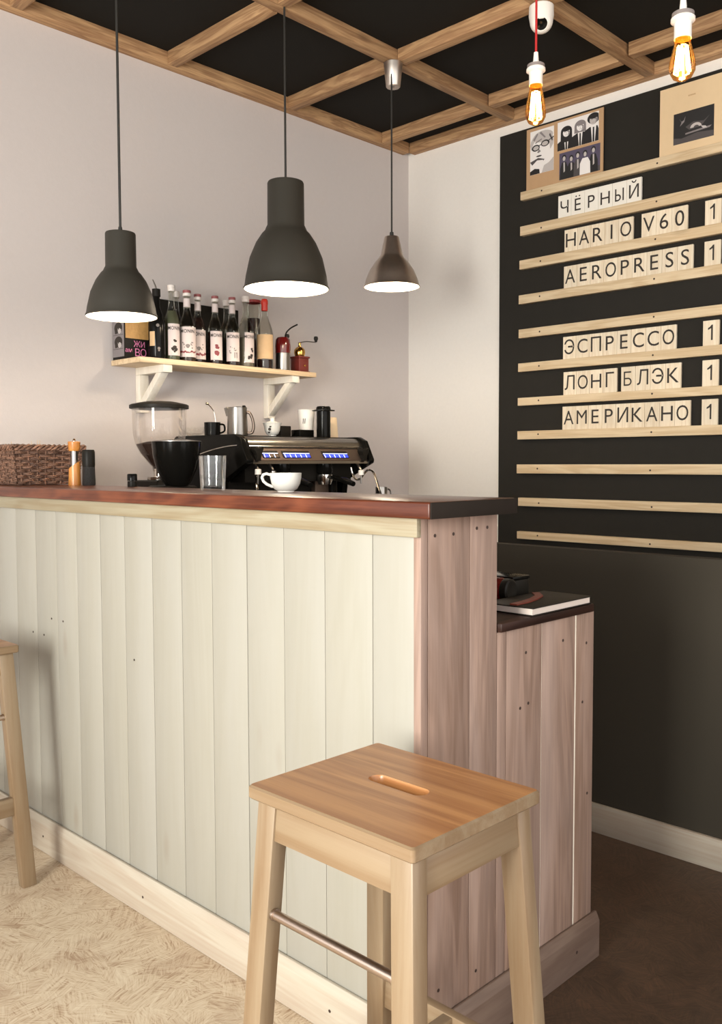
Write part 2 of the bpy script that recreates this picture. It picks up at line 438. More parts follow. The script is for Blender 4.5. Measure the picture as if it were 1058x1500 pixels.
# ------------------------------------------------------------------ room shell
struct('floor', MB().box(-1.95, 1.262, -2.6, YW + 0.1, -0.06, 0.0), 'floor')
struct('floor', MB().box(1.262, XW + 0.1, -2.6, YW + 0.1, -0.06, 0.0), 'floor_shaded')
struct('ceiling', MB().box(-1.95, XW + 0.1, -1.6, YW + 0.1, ZC, ZC + 0.06), 'ceil')
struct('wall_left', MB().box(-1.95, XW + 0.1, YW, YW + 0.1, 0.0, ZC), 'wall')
struct('wall_right', MB().box(XW, XW + 0.1, -2.6, YW, 0.0, ZC), 'wall_lightened')
WX, WY0, WY1, WZ0, WZ1 = -1.75, 0.25, 1.15, 0.60, 2.00
# unseen shop front added behind the camera, shaped to let light in: low sill, head and posts, the panes open to the daylight
w = MB().box(WX - 0.15, WX, -2.6, YW, 0, 0.30).box(WX - 0.15, WX, -2.6, YW, 2.72, ZC).box(WX - 0.15, WX, 3.30, YW, 0.30, 2.72)
struct('wall_front', w, 'wall')
for i_, (a_, b_) in enumerate(((-2.6, -1.2), (-1.2, 0.2), (0.2, 1.2), (1.2, 2.2), (2.2, 3.3))):
    w = MB(); t = 0.035
    w.box(WX - 0.11, WX - 0.05, a_, a_ + t, 0.30, 2.72).box(WX - 0.11, WX - 0.05, b_ - t, b_, 0.30, 2.72).box(WX - 0.11, WX - 0.05, a_ + t, b_ - t, 0.30, 0.30 + t).box(WX - 0.11, WX - 0.05, a_ + t, b_ - t, 2.72 - t, 2.72)
    struct('window_%d' % (i_ + 1), w, 'white_wood')
# black half-height wall at the end of the passage, with its pale base board
struct('wall_inner', MB().box(2.53, 2.575, -0.6, 2.0, 0.0, 0.893), 'black2')
struct('baseboard_right', MB().box(2.516, 2.53, -0.6, 2.0, 0.0, 0.092, bev=0.002), 'baseY')

# ceiling grid of pine battens
bi = 0
def batten(P, m):
    global bi
    bi += 1
    struct('trim_%d' % bi, MB().hexa(P, bev=0.0015), m)
def batY(x0, x1, y0, y1, skew=0.0, z0=ZB, z1=ZC):
    batten([(x0, y0, z0), (x1, y0, z0), (x1 + skew, y1, z0), (x0 + skew, y1, z0), (x0, y0, z1), (x1, y0, z1), (x1 + skew, y1, z1), (x0 + skew, y1, z1)], 'beam')
def batX(y0, y1, x0, x1, skew=0.0):
    batten([(x0, y0, ZB), (x1, y0 + skew, ZB), (x1, y1 + skew, ZB), (x0, y1, ZB), (x0, y0, ZC), (x1, y0 + skew, ZC), (x1, y1 + skew, ZC), (x0, y1, ZC)], 'beamX')
batX(3.395, YW, -1.0, 3.865)                                   # along the left wall
batY(3.868, XW, -0.8, 3.395)                                   # along the right wall
batX(2.632, 2.680, 0.5, 3.863, 0.060)
batX(1.940, 1.985, 0.5, 3.866, 0.004)
batX(1.25, 1.295, 0.5, 3.866)
for x0, x1 in ((1.583, 1.632), (2.283, 2.330), (2.968, 3.018)):
    e = 3.393
    for y0, y1 in ((2.74, e), (1.99, 2.63), (1.30, 1.935), (-0.2, 1.245)):
        if y0 == 2.74: y0 = 2.685 + (x0 - 0.5) / 3.363 * 0.06 + 0.003
        if y1 == 2.63: y1 = 2.629 + (x0 - 0.5) / 3.363 * 0.06
        batY(x0, x1, y0, y1)
batY(3.640, 3.688, 2.742, 3.393); batY(3.634, 3.682, 1.992, 2.682); batY(3.612, 3.66, 1.30, 1.935); batY(3.612, 3.66, -0.2, 1.245)

# ------------------------------------------------------------------ menu board
bd = empty('menu_board', (3.908, 1.5, 0.0), 'tall black menu board on the right wall with pine ledges and wooden letters', 'menu board')
MB().box(-0.005, 0.004, -1.9, 1.305, 0.02, 2.845, 0).build('panel', 'black', bd)
RZ = []
for zt, zb, yl in ((2.539, 2.4975, 2.678), (2.367, 2.3208, 2.679), (2.197, 2.152, 2.682), (2.022, 1.978, 2.685), (1.849, 1.805, 2.684), (1.677, 1.634, 2.686), (1.501, 1.461, 2.687), (1.331, 1.288, 2.688), (1.160, 1.114, 2.691), (0.989, 0.946, 2.681), (0.815, 0.776, 2.687)):
    k = 3.873 / 3.9029
    zt, zb, yl = HC + (zt - HC) * k, HC + (zb - HC) * k, yl * k
    RZ.append(zt)
    m = MB().box(-0.035, -0.005, -1.9, yl - 1.5, zb, zt, 0, bev=0.0015)
    for yy in (yl - 0.125, yl - 0.73):
        m.lathe([(0, -0.0006), (0.0045, -0.0006), (0.0045, 0.001)], 8, (-0.035, yy - 1.5, (zt + zb) / 2 + random.uniform(-.005, .005)), 1, axis=Vector((1, 0, 0)).to_track_quat('Z', 'Y'))
    m.build('ledge', ['rail', 'nail'], bd)

def letter_tile(ch, y, wd, z0, z1, label, group, m='tile'):
    z0 += 0.0004; h = z1 - z0
    t = MB().box(0.0, 0.012, -wd + 0.0006, -0.0006, 0, h, bev=0.0012).build('letter_tile', m, None, (3.883, y, z0))
    t.data.polygons.foreach_set('use_smooth', [False] * len(t.data.polygons))
    tag(t, label, 'letter tile', group)
    base = {'Р': 'P', 'Е': 'E', 'С': 'C', 'О': 'O', 'А': 'A', 'Н': 'H', 'К': 'K', 'М': 'M', 'Ё': 'E'}.get(ch, ch)
    L = MB()
    ch_h, z_l = (0.066, h * 0.5 - 0.031) if m == 'tile' else (0.057, 0.020)
    F = lambda u, v: (-0.0006, -wd / 2 - u, v + z_l)
    if ch == '1':
        L.poly([(-0.0006, -wd / 2 - u, h * 0.5 - 0.031 + v * ch_h) for u, v in ((0.001, 0), (0.0085, 0), (0.0085, 1.0), (0.003, 1.0), (-0.004, 0.88), (-0.013, 0.79), (-0.013, 0.68), (-0.005, 0.73), (0.001, 0.78))])
    elif ch in 'ЫБ':
        # stem, bowl and (for Ы) the second stem, (for Б) the top arm
        x0 = -0.022; sw = 0.0068; bw = 0.030 if ch == 'Ы' else 0.040; bh = ch_h * 0.56
        R_ = lambda a, b, c, d: L.poly([F(a, c), F(b, c), F(b, d), F(a, d)])
        R_(x0, x0 + sw, 0, ch_h)
        r1, r2 = bh / 2, bh / 2 - sw
        cx = x0 + bw - r1
        R_(x0 + sw, cx, 0, sw); R_(x0 + sw, cx, bh - sw, bh)
        for q in range(14):
            a0, a1 = -PI / 2 + PI * q / 14, -PI / 2 + PI * (q + 1) / 14
            L.poly([F(cx + r1 * cos(a0), r1 + r1 * sin(a0)), F(cx + r1 * cos(a1), r1 + r1 * sin(a1)), F(cx + r2 * cos(a1), r1 + r2 * sin(a1)), F(cx + r2 * cos(a0), r1 + r2 * sin(a0))])
        if ch == 'Ы': R_(x0 + 0.038, x0 + 0.038 + sw, 0, ch_h)
        else: R_(x0 + sw, x0 + 0.037, ch_h - sw, ch_h)
    else:
        write(L, base, F, ch_h, 0, maxw=0.055)
        if ch == 'Ё':
            for q in (-0.009, 0.009):
                L.poly([F(q + 0.0038 * cos(2 * PI * i / 10), ch_h + 0.011 + 0.0038 * sin(2 * PI * i / 10)) for i in range(10)])
    L.build('letter', 'ink', t)
ORD = ['first', 'second', 'third', 'fourth', 'fifth', 'sixth', 'seventh', 'eighth', 'ninth']
def word(text, y0, wd, rail, ztop, row, m='tile', adj='wooden tile', where=None):
    for i, c in enumerate(text):
        where_ = where or 'menu word %s (%s)' % (text, row)
        lab = '%s with %s, %s from the left in the %s' % (adj, c, ORD[i], where_)
        letter_tile(c, y0 - i * wd, wd, RZ[rail], ztop, lab, 'letter tiles of the word ' + row, m)
word('ЧЁРНЫЙ', 2.444, 0.0728, 1, 2.466, 'black', 'tile_white', 'white tile')
word('HARIO', 2.407, 0.0723, 2, 2.296, 'top wooden row, left', where='top wooden row, left word')
word('V60', 2.005, 0.0727, 2, 2.297, 'top wooden row, right', where='top wooden row, right word')
word('AEROPRESS', 2.409, 0.0722, 3, 2.122, 'second wooden row', where='second wooden row from the top')
word('ЭСПРЕССО', 2.410, 0.0724, 5, 1.782, 'espresso')
word('ЛОНГ', 2.406, 0.072, 6, 1.611, 'long')
word('БЛЭК', 2.097, 0.0727, 6, 1.612, 'black after long')
word('АМЕРИКАНО', 2.410, 0.0722, 7, 1.443, 'americano')
for rail, zt, row in ((2, 2.296, 'the top wooden letter row'), (3, 2.122, 'the second wooden letter row'), (5, 1.782, 'ЭСПРЕССО (espresso)'), (6, 1.612, 'ЛОНГ БЛЭК (long black)'), (7, 1.443, 'АМЕРИКАНО (americano)')):
    letter_tile('1', 1.710, 0.072, RZ[rail], zt, 'pale wooden tile with digit 1 to the right of %s' % row, 'price digit tiles')

# pictures standing on the top ledge
pc = empty('photo_collage', (3.876, 2.415, RZ[0] + 0.0005), 'brown card with three black and white photos of people on the top ledge', 'picture')
MB().box(0.006, 0.012, -0.212, 0.213, 0, 2.827 - RZ[0]).build('card', 'kraft', pc)
def photo(name, y0, y1, z0, z1, back, shapes, parent, pz, label=None):
    """shapes: list of (material index, [(u, v)...]) with u, v in 0..1 of the photo, drawn back to front."""
    mats = ['g0', 'g1', 'g2', 'g3', 'g4', 'gv']
    m = MB(); px, py, pzz = parent.location
    W, H = y0 - y1, z1 - z0
    m.box(0.0052, 0.006, y1 - py, y0 - py, z0 - pzz, z1 - pzz, back)
    for i, (mi, pts) in enumerate(shapes):
        x = 0.0051 - i * 0.00004
        m.poly([(x, y0 - py - min(max(u, 0), 1) * W, z0 - pzz + min(max(v, 0), 1) * H) for u, v in pts][::-1], mi)
    o = m.build(name, mats, parent)
    if label: o['label'] = label
    return o
def head(u, v, r, hair, face=4, asp=1.0, long=0.0, tie=True, suit=0):
    s = []
    s.append((suit, [(u - 2.1 * r, 0), (u - 2.0 * r, v - 2.2 * r * asp), (u - 0.7 * r, v - 1.45 * r * asp), (u + 0.7 * r, v - 1.45 * r * asp), (u + 2.0 * r, v - 2.2 * r * asp), (u + 2.1 * r, 0)]))
    if tie:
        s.append((4, [(u - 0.5 * r, v - 1.3 * r * asp), (u + 0.5 * r, v - 1.3 * r * asp), (u + 0.25 * r, 0), (u - 0.25 * r, 0)]))
        s.append((0, [(u - 0.14 * r, v - 1.6 * r * asp), (u + 0.14 * r, v - 1.6 * r * asp), (u + 0.18 * r, 0), (u - 0.18 * r, 0)]))
    s.append((hair, arc(u, v + 0.25 * r * asp, 1.15 * r, 1.15 * r * asp)))
    if long:
        s.append((hair, [(u - 1.15 * r, v + 0.3 * r * asp), (u - 1.2 * r, v - long * r * asp), (u + 1.2 * r, v - long * r * asp), (u + 1.15 * r, v + 0.3 * r * asp)]))
    s.append((face, arc(u, v - 0.1 * r * asp, 0.72 * r, 1.0 * r * asp)))
    s.append((hair, arc(u, v + 0.55 * r * asp, 0.85 * r, 0.42 * r * asp)))
    for k in (-1, 1):
        s.append((1, arc(u + k * 0.3 * r, v + 0.04 * r, 0.17 * r, 0.055 * r * asp, 8)))
    s.append((2, [(u - 0.2 * r, v - 0.62 * r * asp), (u + 0.2 * r, v - 0.60 * r * asp), (u + 0.2 * r, v - 0.66 * r * asp), (u - 0.2 * r, v - 0.68 * r * asp)]))
    s.append((2, [(u + 0.3 * r, v + 0.3 * r * asp), (u + 0.7 * r, v), (u + 0.6 * r, v - 0.6 * r * asp), (u + 0.25 * r, v - 1.0 * r * asp), (u + 0.45 * r, v - 0.3 * r * asp)]))
    s.append((3, [(u - 0.06 * r, v - 0.02 * r), (u + 0.12 * r, v - 0.3 * r * asp), (u - 0.06 * r, v - 0.34 * r * asp)]))
    return s
sh = [(3, arc(0.5, 0.68, 0.5, 0.26)), (4, arc(0.45, 0.5, 0.4, 0.33)), (3, arc(0.55, 0.83, 0.42, 0.13)), (2, [(0.12, 0.80), (0.30, 0.93), (0.34, 0.90), (0.18, 0.76)]), (2, [(0.40, 0.92), (0.62, 0.78), (0.66, 0.80), (0.46, 0.95)]), (1, [(0.84, 0.86), (0.96, 0.70), (0.93, 0.66), (0.80, 0.82)]), (2, [(0.22, 0.73), (0.5, 0.79), (0.5, 0.76), (0.22, 0.70)]),
      (0, arc(0.24, 0.60, 0.17, 0.075)), (0, arc(0.64, 0.66, 0.18, 0.075)), (3, arc(0.25, 0.598, 0.12, 0.048)), (3, arc(0.63, 0.655, 0.13, 0.05)),
      (0, [(0.36, 0.62), (0.50, 0.65), (0.50, 0.67), (0.36, 0.64)]), (0, [(0.78, 0.69), (1.0, 0.74), (1.0, 0.77), (0.78, 0.71)]),
      (2, [(0.38, 0.56), (0.46, 0.50), (0.36, 0.47), (0.30, 0.49)]), (1, arc(0.38, 0.40, 0.12, 0.02)), (1, [(0.0, 0.30), (0.35, 0.36), (0.62, 0.30), (0.5, 0.22), (0.1, 0.22)]),
      (4, [(0.05, 0.20), (0.30, 0.31), (0.55, 0.29), (0.62, 0.2), (0.4, 0.14), (0.1, 0.12)]), (0, [(0, 0), (0.42, 0), (0.4, 0.1), (0.2, 0.13), (0, 0.08)]), (3, [(0.5, 0), (1, 0), (1, 0.3), (0.8, 0.2), (0.6, 0.16)])]
photo('photo', 2.606, 2.470, 2.600, 2.812, 4, sh, pc, 0, 'black and white close portrait of a person in glasses')
sh = head(0.22, 0.60, 0.12, 0, 4, 1.25, 2.3) + head(0.56, 0.66, 0.12, 2, 4, 1.25, 1.4) + head(0.88, 0.76, 0.13, 0, 3, 1.25, 0)
photo('photo', 2.449, 2.226, 2.681, 2.817, 4, sh, pc, 0, 'black and white photo of three people in suits')
sh = [(1, [(0, 0), (1, 0), (1, 0.2), (0, 0.2)])]
for u, v, wd, body, hh in ((0.12, 0.78, 0.10, 0, 0), (0.30, 0.70, 0.10, 0, 1), (0.46, 0.76, 0.10, 1, 0), (0.84, 0.80, 0.11, 0, 0), (0.64, 0.74, 0.13, 4, 0)):
    sh += [(body, [(u - wd, 0), (u - wd * 0.95, 0.42), (u - wd * 0.5, v - 0.14), (u + wd * 0.5, v - 0.14), (u + wd * 0.95, 0.42), (u + wd, 0)]),
           (0, arc(u, v + 0.03, 0.055, 0.11)), (3, arc(u, v - 0.01, 0.035, 0.085))]
    if body != 4: sh.append((3, [(u - 0.015, v - 0.15), (u + 0.02, v - 0.15), (u + 0.025, 0.3), (u - 0.01, 0.25)]))
photo('photo', 2.438, 2.217, 2.541, 2.668, 5, sh, pc, 0, 'dark photo of five standing people, one in white')

al = empty('framed_print', (3.876, 1.775, RZ[0] + 0.0005), 'square cream card with a small dark picture in its middle on the top ledge', 'picture')
MB().box(0.006, 0.012, -0.148, 0.147, 0, 2.820 - RZ[0]).build('card', 'cream_card', al)
sh = [(1, [(0, 0), (1, 0), (1, 0.18), (0.6, 0.24), (0.2, 0.16), (0, 0.22)]), (1, [(0.3, 0.5), (0.5, 0.62), (0.75, 0.56), (0.9, 0.7), (0.7, 0.42), (0.4, 0.38)]), (0, arc(0.15, 0.5, 0.12, 0.3)),
      (2, [(0.14, 0.82), (0.2, 0.7), (0.26, 0.74), (0.3, 0.86), (0.27, 0.68), (0.16, 0.56), (0.2, 0.68)]), (2, [(0.3, 0.25), (0.9, 0.3), (0.95, 0.36), (0.6, 0.33), (0.3, 0.3)]),
      (3, arc(0.56, 0.42, 0.14, 0.14, 14, 0, PI)), (1, arc(0.57, 0.40, 0.07, 0.08, 12, 0, PI)), (3, [(0.68, 0.42), (0.8, 0.38), (0.84, 0.31), (0.74, 0.32)])]
photo('photo', 1.857, 1.676, 2.566, 2.699, 0, sh, al, 0, 'small dark generic painting print')
m = MB()
for i_ in range(7):
    u_ = -0.017 + i_ * 0.0048
    m.poly([(0.0055, -u_, 0.232), (0.0055, -u_ - 0.0034, 0.232), (0.0055, -u_ - 0.0034, 0.238), (0.0055, -u_, 0.238)])
m.build('caption', 'kraft', al)

# ------------------------------------------------------------------ bar counter
XF, YE = 1.250, 1.070           # plank faces: front (towards -X) and end (towards -Y)
ctr = empty('bar_counter', (1.37, 2.2, 0), 'tall bar counter clad in whitewashed vertical planks with brown washed end', 'bar counter')
def L3(m, dx=1.37, dy=2.2):
    bmesh.ops.translate(m.bm, vec=(-dx, -dy, 0), verts=m.bm.verts[:]); return m
seams = [1.0745, 1.192, 1.326, 1.453, 1.578, 1.708, 1.831, 1.959, 2.089, 2.213, 2.341, 2.462, 2.590, 2.723, 2.850, 2.978, 3.106, 3.234, 3.362, YW - 0.004]
m = MB()
for i, (a, b) in enumerate(zip(seams, seams[1:])):
    g = 0.0012 if i not in (4, 6, 8, 12) else 0.0022
    m.box(XF + random.uniform(0, .0008), XF + 0.018, a + g * 0.5, b - g * 0.5, 0.004, 1.045, 0, bev=0.0012)
m.box(XF + 0.018, XF + 0.03, YE + 0.002, YW - 0.004, 0.004, 1.06, 1)
for yy in (2.55, 2.62, 2.50, 2.43, 2.05):
    m.lathe([(0, -0.0006), (0.003, -0.0006), (0.003, 0.001)], 8, (XF, yy, random.choice((0.70, 0.715, 0.66))), 1, axis=Vector((1, 0, 0)).to_track_quat('Z', 'Y'))
L3(m).build('front_panel', ['plank', 'nail'], ctr)
m = MB()
for a, b, mi in ((XF + 0.0002, XF + 0.0195, 0), (XF + 0.0205, 1.3955, 0), (1.3965, 1.486, 0)):
    m.box(a, b, YE, YE + 0.018, 0.004, 1.068, mi, bev=0.0012)
m.box(XF + 0.03, 1.485, YE + 0.018, YE + 0.026, 0.004, 1.06, 1)
ry = Vector((0, 1, 0)).to_track_quat('Z', 'Y')
for x, z in ((1.290, 1.035), (1.345, 1.035), (1.418, 1.042), (1.452, 1.042), (1.30, 0.60), (1.302, 0.16), (1.42, 0.15)):
    m.lathe([(0, -0.0006), (0.0035, -0.0006), (0.0035, 0.001)], 8, (x, YE, z), 1, axis=ry)
L3(m).build('end_panel', ['endplank', 'nail'], ctr)
m = MB(); m.box(1.474, 1.486, YE + 0.03, YW - 0.01, 0.004, 1.066, 0)
L3(m).build('back_panel', 'endplank', ctr)
m = MB(); m.box(XF - 0.011, XF + 0.001, YE + 0.0, YW - 0.004, 1.034, 1.069, 0, bev=0.0012)
L3(m).build('top_trim', 'trim', ctr)
m = MB(); m.prism([(XF - 0.001, 0.001), (XF - 0.017, 0.001), (XF - 0.017, 0.085), (XF - 0.009, 0.104), (XF - 0.001, 0.104)], 'Y', YE - 0.012, YW - 0.004, 0, bev=0.0015)
for yy in (1.3, 2.0, 2.55):
    m.lathe([(0, -0.0006), (0.0035, -0.0006), (0.0035, 0.001)], 8, (XF - 0.017, yy, 0.05), 1, axis=Vector((1, 0, 0)).to_track_quat('Z', 'Y'))
L3(m).build('base_board', ['baseY', 'nail'], ctr)
# worktop of the tall counter
wt = MB().box(-0.1325, 0.1325, -1.2065, 1.2095, 0, 0.031, 0, bev=0.004, seg=3).build('countertop', 'top', None, (1.355, 2.2325, 1.0695))
ec = MB().box(-0.1315, 0.1325, -1.2095, -1.2060, 0.0006, 0.0304, 0, bev=0.0012).build('end_edge', 'endgrain', wt)
ec['label'] = 'dark stained end edge of the worktop'
tag(wt, 'long red brown varnished wooden top of the tall bar counter', 'countertop')

# lower side counter
sc = empty('side_counter', (1.68, 1.33, 0), 'low side counter of brown washed planks beyond the tall counter end', 'counter')
def LS(m): return L3(m, 1.68, 1.33)
m = MB()
for a, b in ((1.4875, 1.5185), (1.5195, 1.6505), (1.6525, 1.7865), (1.7925, 1.868)):
    m.box(a, b, YE, YE + 0.018, 0.004, 0.826, 0, bev=0.0012)
m.box(1.488, 1.866, YE + 0.018, YE + 0.022, 0.004, 0.82, 2)
m.box(1.7866, 1.7924, YE + 0.0012, YE + 0.017, 0.10, 0.825, 2).box(1.6506, 1.6524, YE + 0.0012, YE + 0.017, 0.10, 0.825, 2)  # pale strips filling the two wider plank gaps
for x, z in ((1.59, 0.77), (1.735, 0.775), (1.60, 0.66), (1.57, 0.655), (1.835, 0.755), (1.82, 0.62), (1.845, 0.40)):
    m.lathe([(0, -0.0006), (0.0035, -0.0006), (0.0035, 0.001)], 8, (x, YE, z), 1, axis=ry)
LS(m).build('end_panel', ['endplank', 'nail', 'pale_gap'], sc)
m = MB(); m.box(1.853, 1.867, YE + 0.019, 1.60, 0.004, 0.824, 0); LS(m).build('side_panel', 'endplank', sc)
m = MB(); m.box(1.50, 1.853, 1.58, 1.60, 0.004, 0.824, 0); LS(m).build('back_panel', 'endplank', sc)
m = MB(); m.prism([(YE - 0.001, 0.001), (YE - 0.016, 0.001), (YE - 0.016, 0.088), (YE - 0.007, 0.108), (YE - 0.001, 0.108)], 'X', XF + 0.002, 1.882, 0, bev=0.0015)
for x in (1.78,):
    m.lathe([(0, -0.0006), (0.004, -0.0006), (0.004, 0.001)], 8, (x, YE - 0.016, 0.05), 1, axis=ry)
LS(m).build('base_board', ['endbase', 'nail'], sc)
st = MB().box(-0.1815, 0.1815, -0.273, 0.273, 0, 0.019, 0, bev=0.003).build('worktop', 'dtop', None, (1.6705, 1.333, 0.8265))
tag(st, 'dark stained wooden top of the low side counter under a book', 'countertop')

# back counter along the left wall that carries the coffee machine (its top lies below the bar top)
bc = empty('back_counter', (2.55, 3.1, 0), 'dark work counter along the left wall under the coffee machine', 'counter')
MB().box(-0.84, 0.80, -0.34, 0.335, 0.0, 0.80, 0, bev=0.002).build('body', 'blacksat', bc)
MB().box(-0.86, 0.82, -0.37, 0.338, 0.80, 0.84, 0, bev=0.003).build('worktop', 'dtop', bc)
BZ = 0.84

# ------------------------------------------------------------------ bar stools
def make_stool():
    """Seat 0.294 (x) by 0.34 (y), top at 0.675; the metal footrest is on the -x side."""
    root = empty('bar_stool', (0, 0, 0), 'birch bar stool with a slotted brown seat in front of the counter corner', 'stool', 'birch bar stools')
    hx, hy, zt, th = 0.147, 0.170, 0.675, 0.022
    # seat with a rounded hand slot
    m = MB(); bm = m.bm
    sx, sl, sr = 0.015, 0.056, 0.0145
    slot = [(sr * cos(a), sl - sr + sr * sin(a)) for a in [PI * i / 10 for i in range(11)]] + [(-sr * cos(a), -(sl - sr) - sr * sin(a)) for a in [PI * i / 10 for i in range(11)]]
    outer = []
    rc = 0.006
    for cx, cy, a0 in ((hx - rc, hy - rc, 0), (-(hx - rc), hy - rc, PI / 2), (-(hx - rc), -(hy - rc), PI), (hx - rc, -(hy - rc), 1.5 * PI)):
        outer += [(cx + rc * cos(a0 + PI / 2 * i / 4), cy + rc * sin(a0 + PI / 2 * i / 4)) for i in range(5)]
    cx0 = 0.013
    def ring(pts, z, dx=0.0, sc=0.0):
        return [bm.verts.new((x * (1 - sc / hx) + dx, y * (1 - sc / hy), z)) for x, y in pts]
    oT = ring(outer, zt, 0, 0.003); oM = ring(outer, zt - 0.003); oN = ring(outer, zt - th + 0.003); oB = ring(outer, zt - th, 0, 0.003)
    iT = ring([(x * 1.1, y * 1.03) for x, y in slot], zt, cx0); iM = ring(slot, zt - 0.003, cx0); iB = ring(slot, zt - th, cx0)
    def strip(A, B):
        for i in range(len(A)):
            m._f([A[i], A[(i + 1) % len(A)], B[(i + 1) % len(B)], B[i]], 0, 0.37)
    strip(oT, oM); strip(oM, oN); strip(oN, oB); strip(iT, iM); strip(iM, iB)
    for A, B in ((oT, iT), (oB, iB)):
        es = []
        for R in (A, B):
            for i in range(len(R)):
                e = bm.edges.get((R[i], R[(i + 1) % len(R)])) or bm.edges.new((R[i], R[(i + 1) % len(R)]))
                es.append(e)
        r = bmesh.ops.triangle_fill(bm, edges=es, use_beauty=True, use_dissolve=False)
        for g in r['geom']:
            if isinstance(g, bmesh.types.BMFace): g[m.lay] = 0.37
    # glued-up staves across the seat: slightly different tint for each strip
    st = sorted(random.uniform(0, 1) for _ in range(6))
    for k in range(1, 5):
        xx = -hx + 2 * hx * k / 5 + random.uniform(-.006, .006)
        bmesh.ops.bisect_plane(bm, geom=bm.verts[:] + bm.edges[:] + bm.faces[:], plane_co=(xx, 0, 0), plane_no=(1, 0, 0))
    bm.faces.ensure_lookup_table()
    rr = [0.31, 0.58, 0.37, 0.83, 0.47]
    for f in bm.faces:
        f[m.lay] = rr[min(4, max(0, int((f.calc_center_median().x + hx) / (2 * hx) * 5)))]
    bm.normal_update()
    for f in bm.faces:
        if f.calc_center_median().z < zt - 0.0006 and not (abs(f.calc_center_median().x - cx0) < 0.02 and abs(f.calc_center_median().y) < 0.06): f.material_index = 1
    m.build('seat', ['stool', 'legY'], root)
    # legs, splayed outward
    ins, sp, lw = 0.012, 0.036, 0.040
    zl = zt - th
    for kx in (-1, 1):
        for ky in (-1, 1):
            xo, yo = kx * (hx - ins), ky * (hy - ins)
            xi, yi = kx * (hx - ins - 0.030), ky * (hy - ins - lw)
            X, Y = sorted((xo, xi)), sorted((yo, yi))
            P = [(X[0], Y[0]), (X[1], Y[0]), (X[1], Y[1]), (X[0], Y[1])]
            MB().hexa([(x + kx * sp, y + ky * sp, 0.0) for x, y in P] + [(x, y, zl) for x, y in P], bev=0.0025).build('leg', 'leg', root)
    # aprons under the seat
    za, zb = zl - 0.058, zl
    def off(z): return sp * (zl - z) / zl
    for kx in (-1, 1):
        a, b = kx * (hx - ins - 0.004), kx * (hx - ins - 0.022)
        lo, hi = off(za), off(zb)
        ya = hy - ins - lw + 0.004
        P0 = [(min(a, b) + kx * lo, -ya, za), (max(a, b) + kx * lo, -ya, za), (max(a, b) + kx * lo, ya, za), (min(a, b) + kx * lo, ya, za)]
        P1 = [(min(a, b), -ya, zb), (max(a, b), -ya, zb), (max(a, b), ya, zb), (min(a, b), ya, zb)]
        MB().hexa(P0 + P1, bev=0.001).build('apron', 'legY', root)
    for ky in (-1, 1):
        a, b = ky * (hy - ins - 0.004), ky * (hy - ins - 0.022)
        lo = off(za); xa = hx - ins - 0.030 + 0.004
        P0 = [(-xa, min(a, b) + ky * lo, za), (xa, min(a, b) + ky * lo, za), (xa, max(a, b) + ky * lo, za), (-xa, max(a, b) + ky * lo, za)]
        P1 = [(-xa, min(a, b), zb), (xa, min(a, b), zb), (xa, max(a, b), zb), (-xa, max(a, b), zb)]
        MB().hexa(P0 + P1, bev=0.001).build('apron', 'legX', root)
    # wooden lower stretchers on the two x sides and the bar that joins them
    z0, z1 = 0.205, 0.255; o = off(0.23)
    for kx in (-1, 1):
        a, b = sorted((kx * (hx - ins - 0.006 + o), kx * (hx - ins - 0.024 + o)))
        ye = hy - ins - lw + o + 0.006
        MB().box(a, b, -ye, ye, z0, z1, bev=0.0015).build('stretcher', 'legY', root)
    xe = hx - ins - 0.024 + o + 0.002
    MB().box(-xe, xe, -0.010, 0.010, z0, z1 - 0.002, bev=0.0015).build('stretcher', 'legX', root)
    # steel footrest bar
    zf = 0.478; o = off(zf); xb = -(hx - ins - 0.014 + o); ye = hy - ins - lw + o + 0.006
    mm = MB().tube([(xb, -ye, zf), (xb, ye, zf)], 0.0078, 14)
    for s_ in (-1, 1):
        mm.tube([(xb, s_ * (ye - 0.006), zf), (xb, s_ * (ye - 0.011), zf)], 0.0095, 14)
    fb = mm.build('footrest_bar', 'barsteel', root); fb['label'] = 'steel footrest bar'
    return root
st1 = make_stool(); st1.location = (1.003, 0.915, 0)
st2 = copy_tree(st1); st2.location = (0.930, 2.537, 0); st2.rotation_euler.z = PI / 2
tag(st2, 'birch bar stool at the left edge against the far end of the counter')

# ------------------------------------------------------------------ things on the bar top
CT = 1.1005
# water glass
g = empty('water_glass', (1.389, 1.889, CT), 'straight clear glass half full of water on the bar top', 'glass')
MB().lathe([(0, 0), (0.030, 0), (0.0315, 0.004), (0.0350, 0.0895), (0.0335, 0.0895), (0.0303, 0.012), (0, 0.010)], 40).build('tumbler', 'glass', g)
MB().lathe([(0, 0.0105), (0.0298, 0.0122), (0.0317, 0.040), (0, 0.040)], 40).build('water', 'water', g)
# coffee cup
c = empty('coffee_cup', (1.437, 1.660, CT), 'wide white porcelain cup with its handle to the left on the bar top', 'cup')
MB().lathe([(0, 0), (0.020, 0), (0.0205, 0.003), (0.028, 0.0075), (0.0345, 0.020), (0.0378, 0.034), (0.0385, 0.046), (0.0370, 0.0462), (0.0360, 0.034), (0.032, 0.018), (0.024, 0.008), (0, 0.006)], 40).build('cup_body', 'porcelain', c)
hd = Vector((-0.70, 0.71, 0))
path = [hd * r + Vector((0, 0, z)) for r, z in ((0.0375, 0.0415), (0.046, 0.0445), (0.0545, 0.042), (0.0575, 0.035), (0.054, 0.026), (0.046, 0.019), (0.034, 0.0135), (0.029, 0.0125))]
MB().tube(path, [0.0032, 0.0036, 0.0038, 0.0038, 0.0036, 0.0036, 0.0036, 0.003], 10).build('handle', 'porcelain', c)
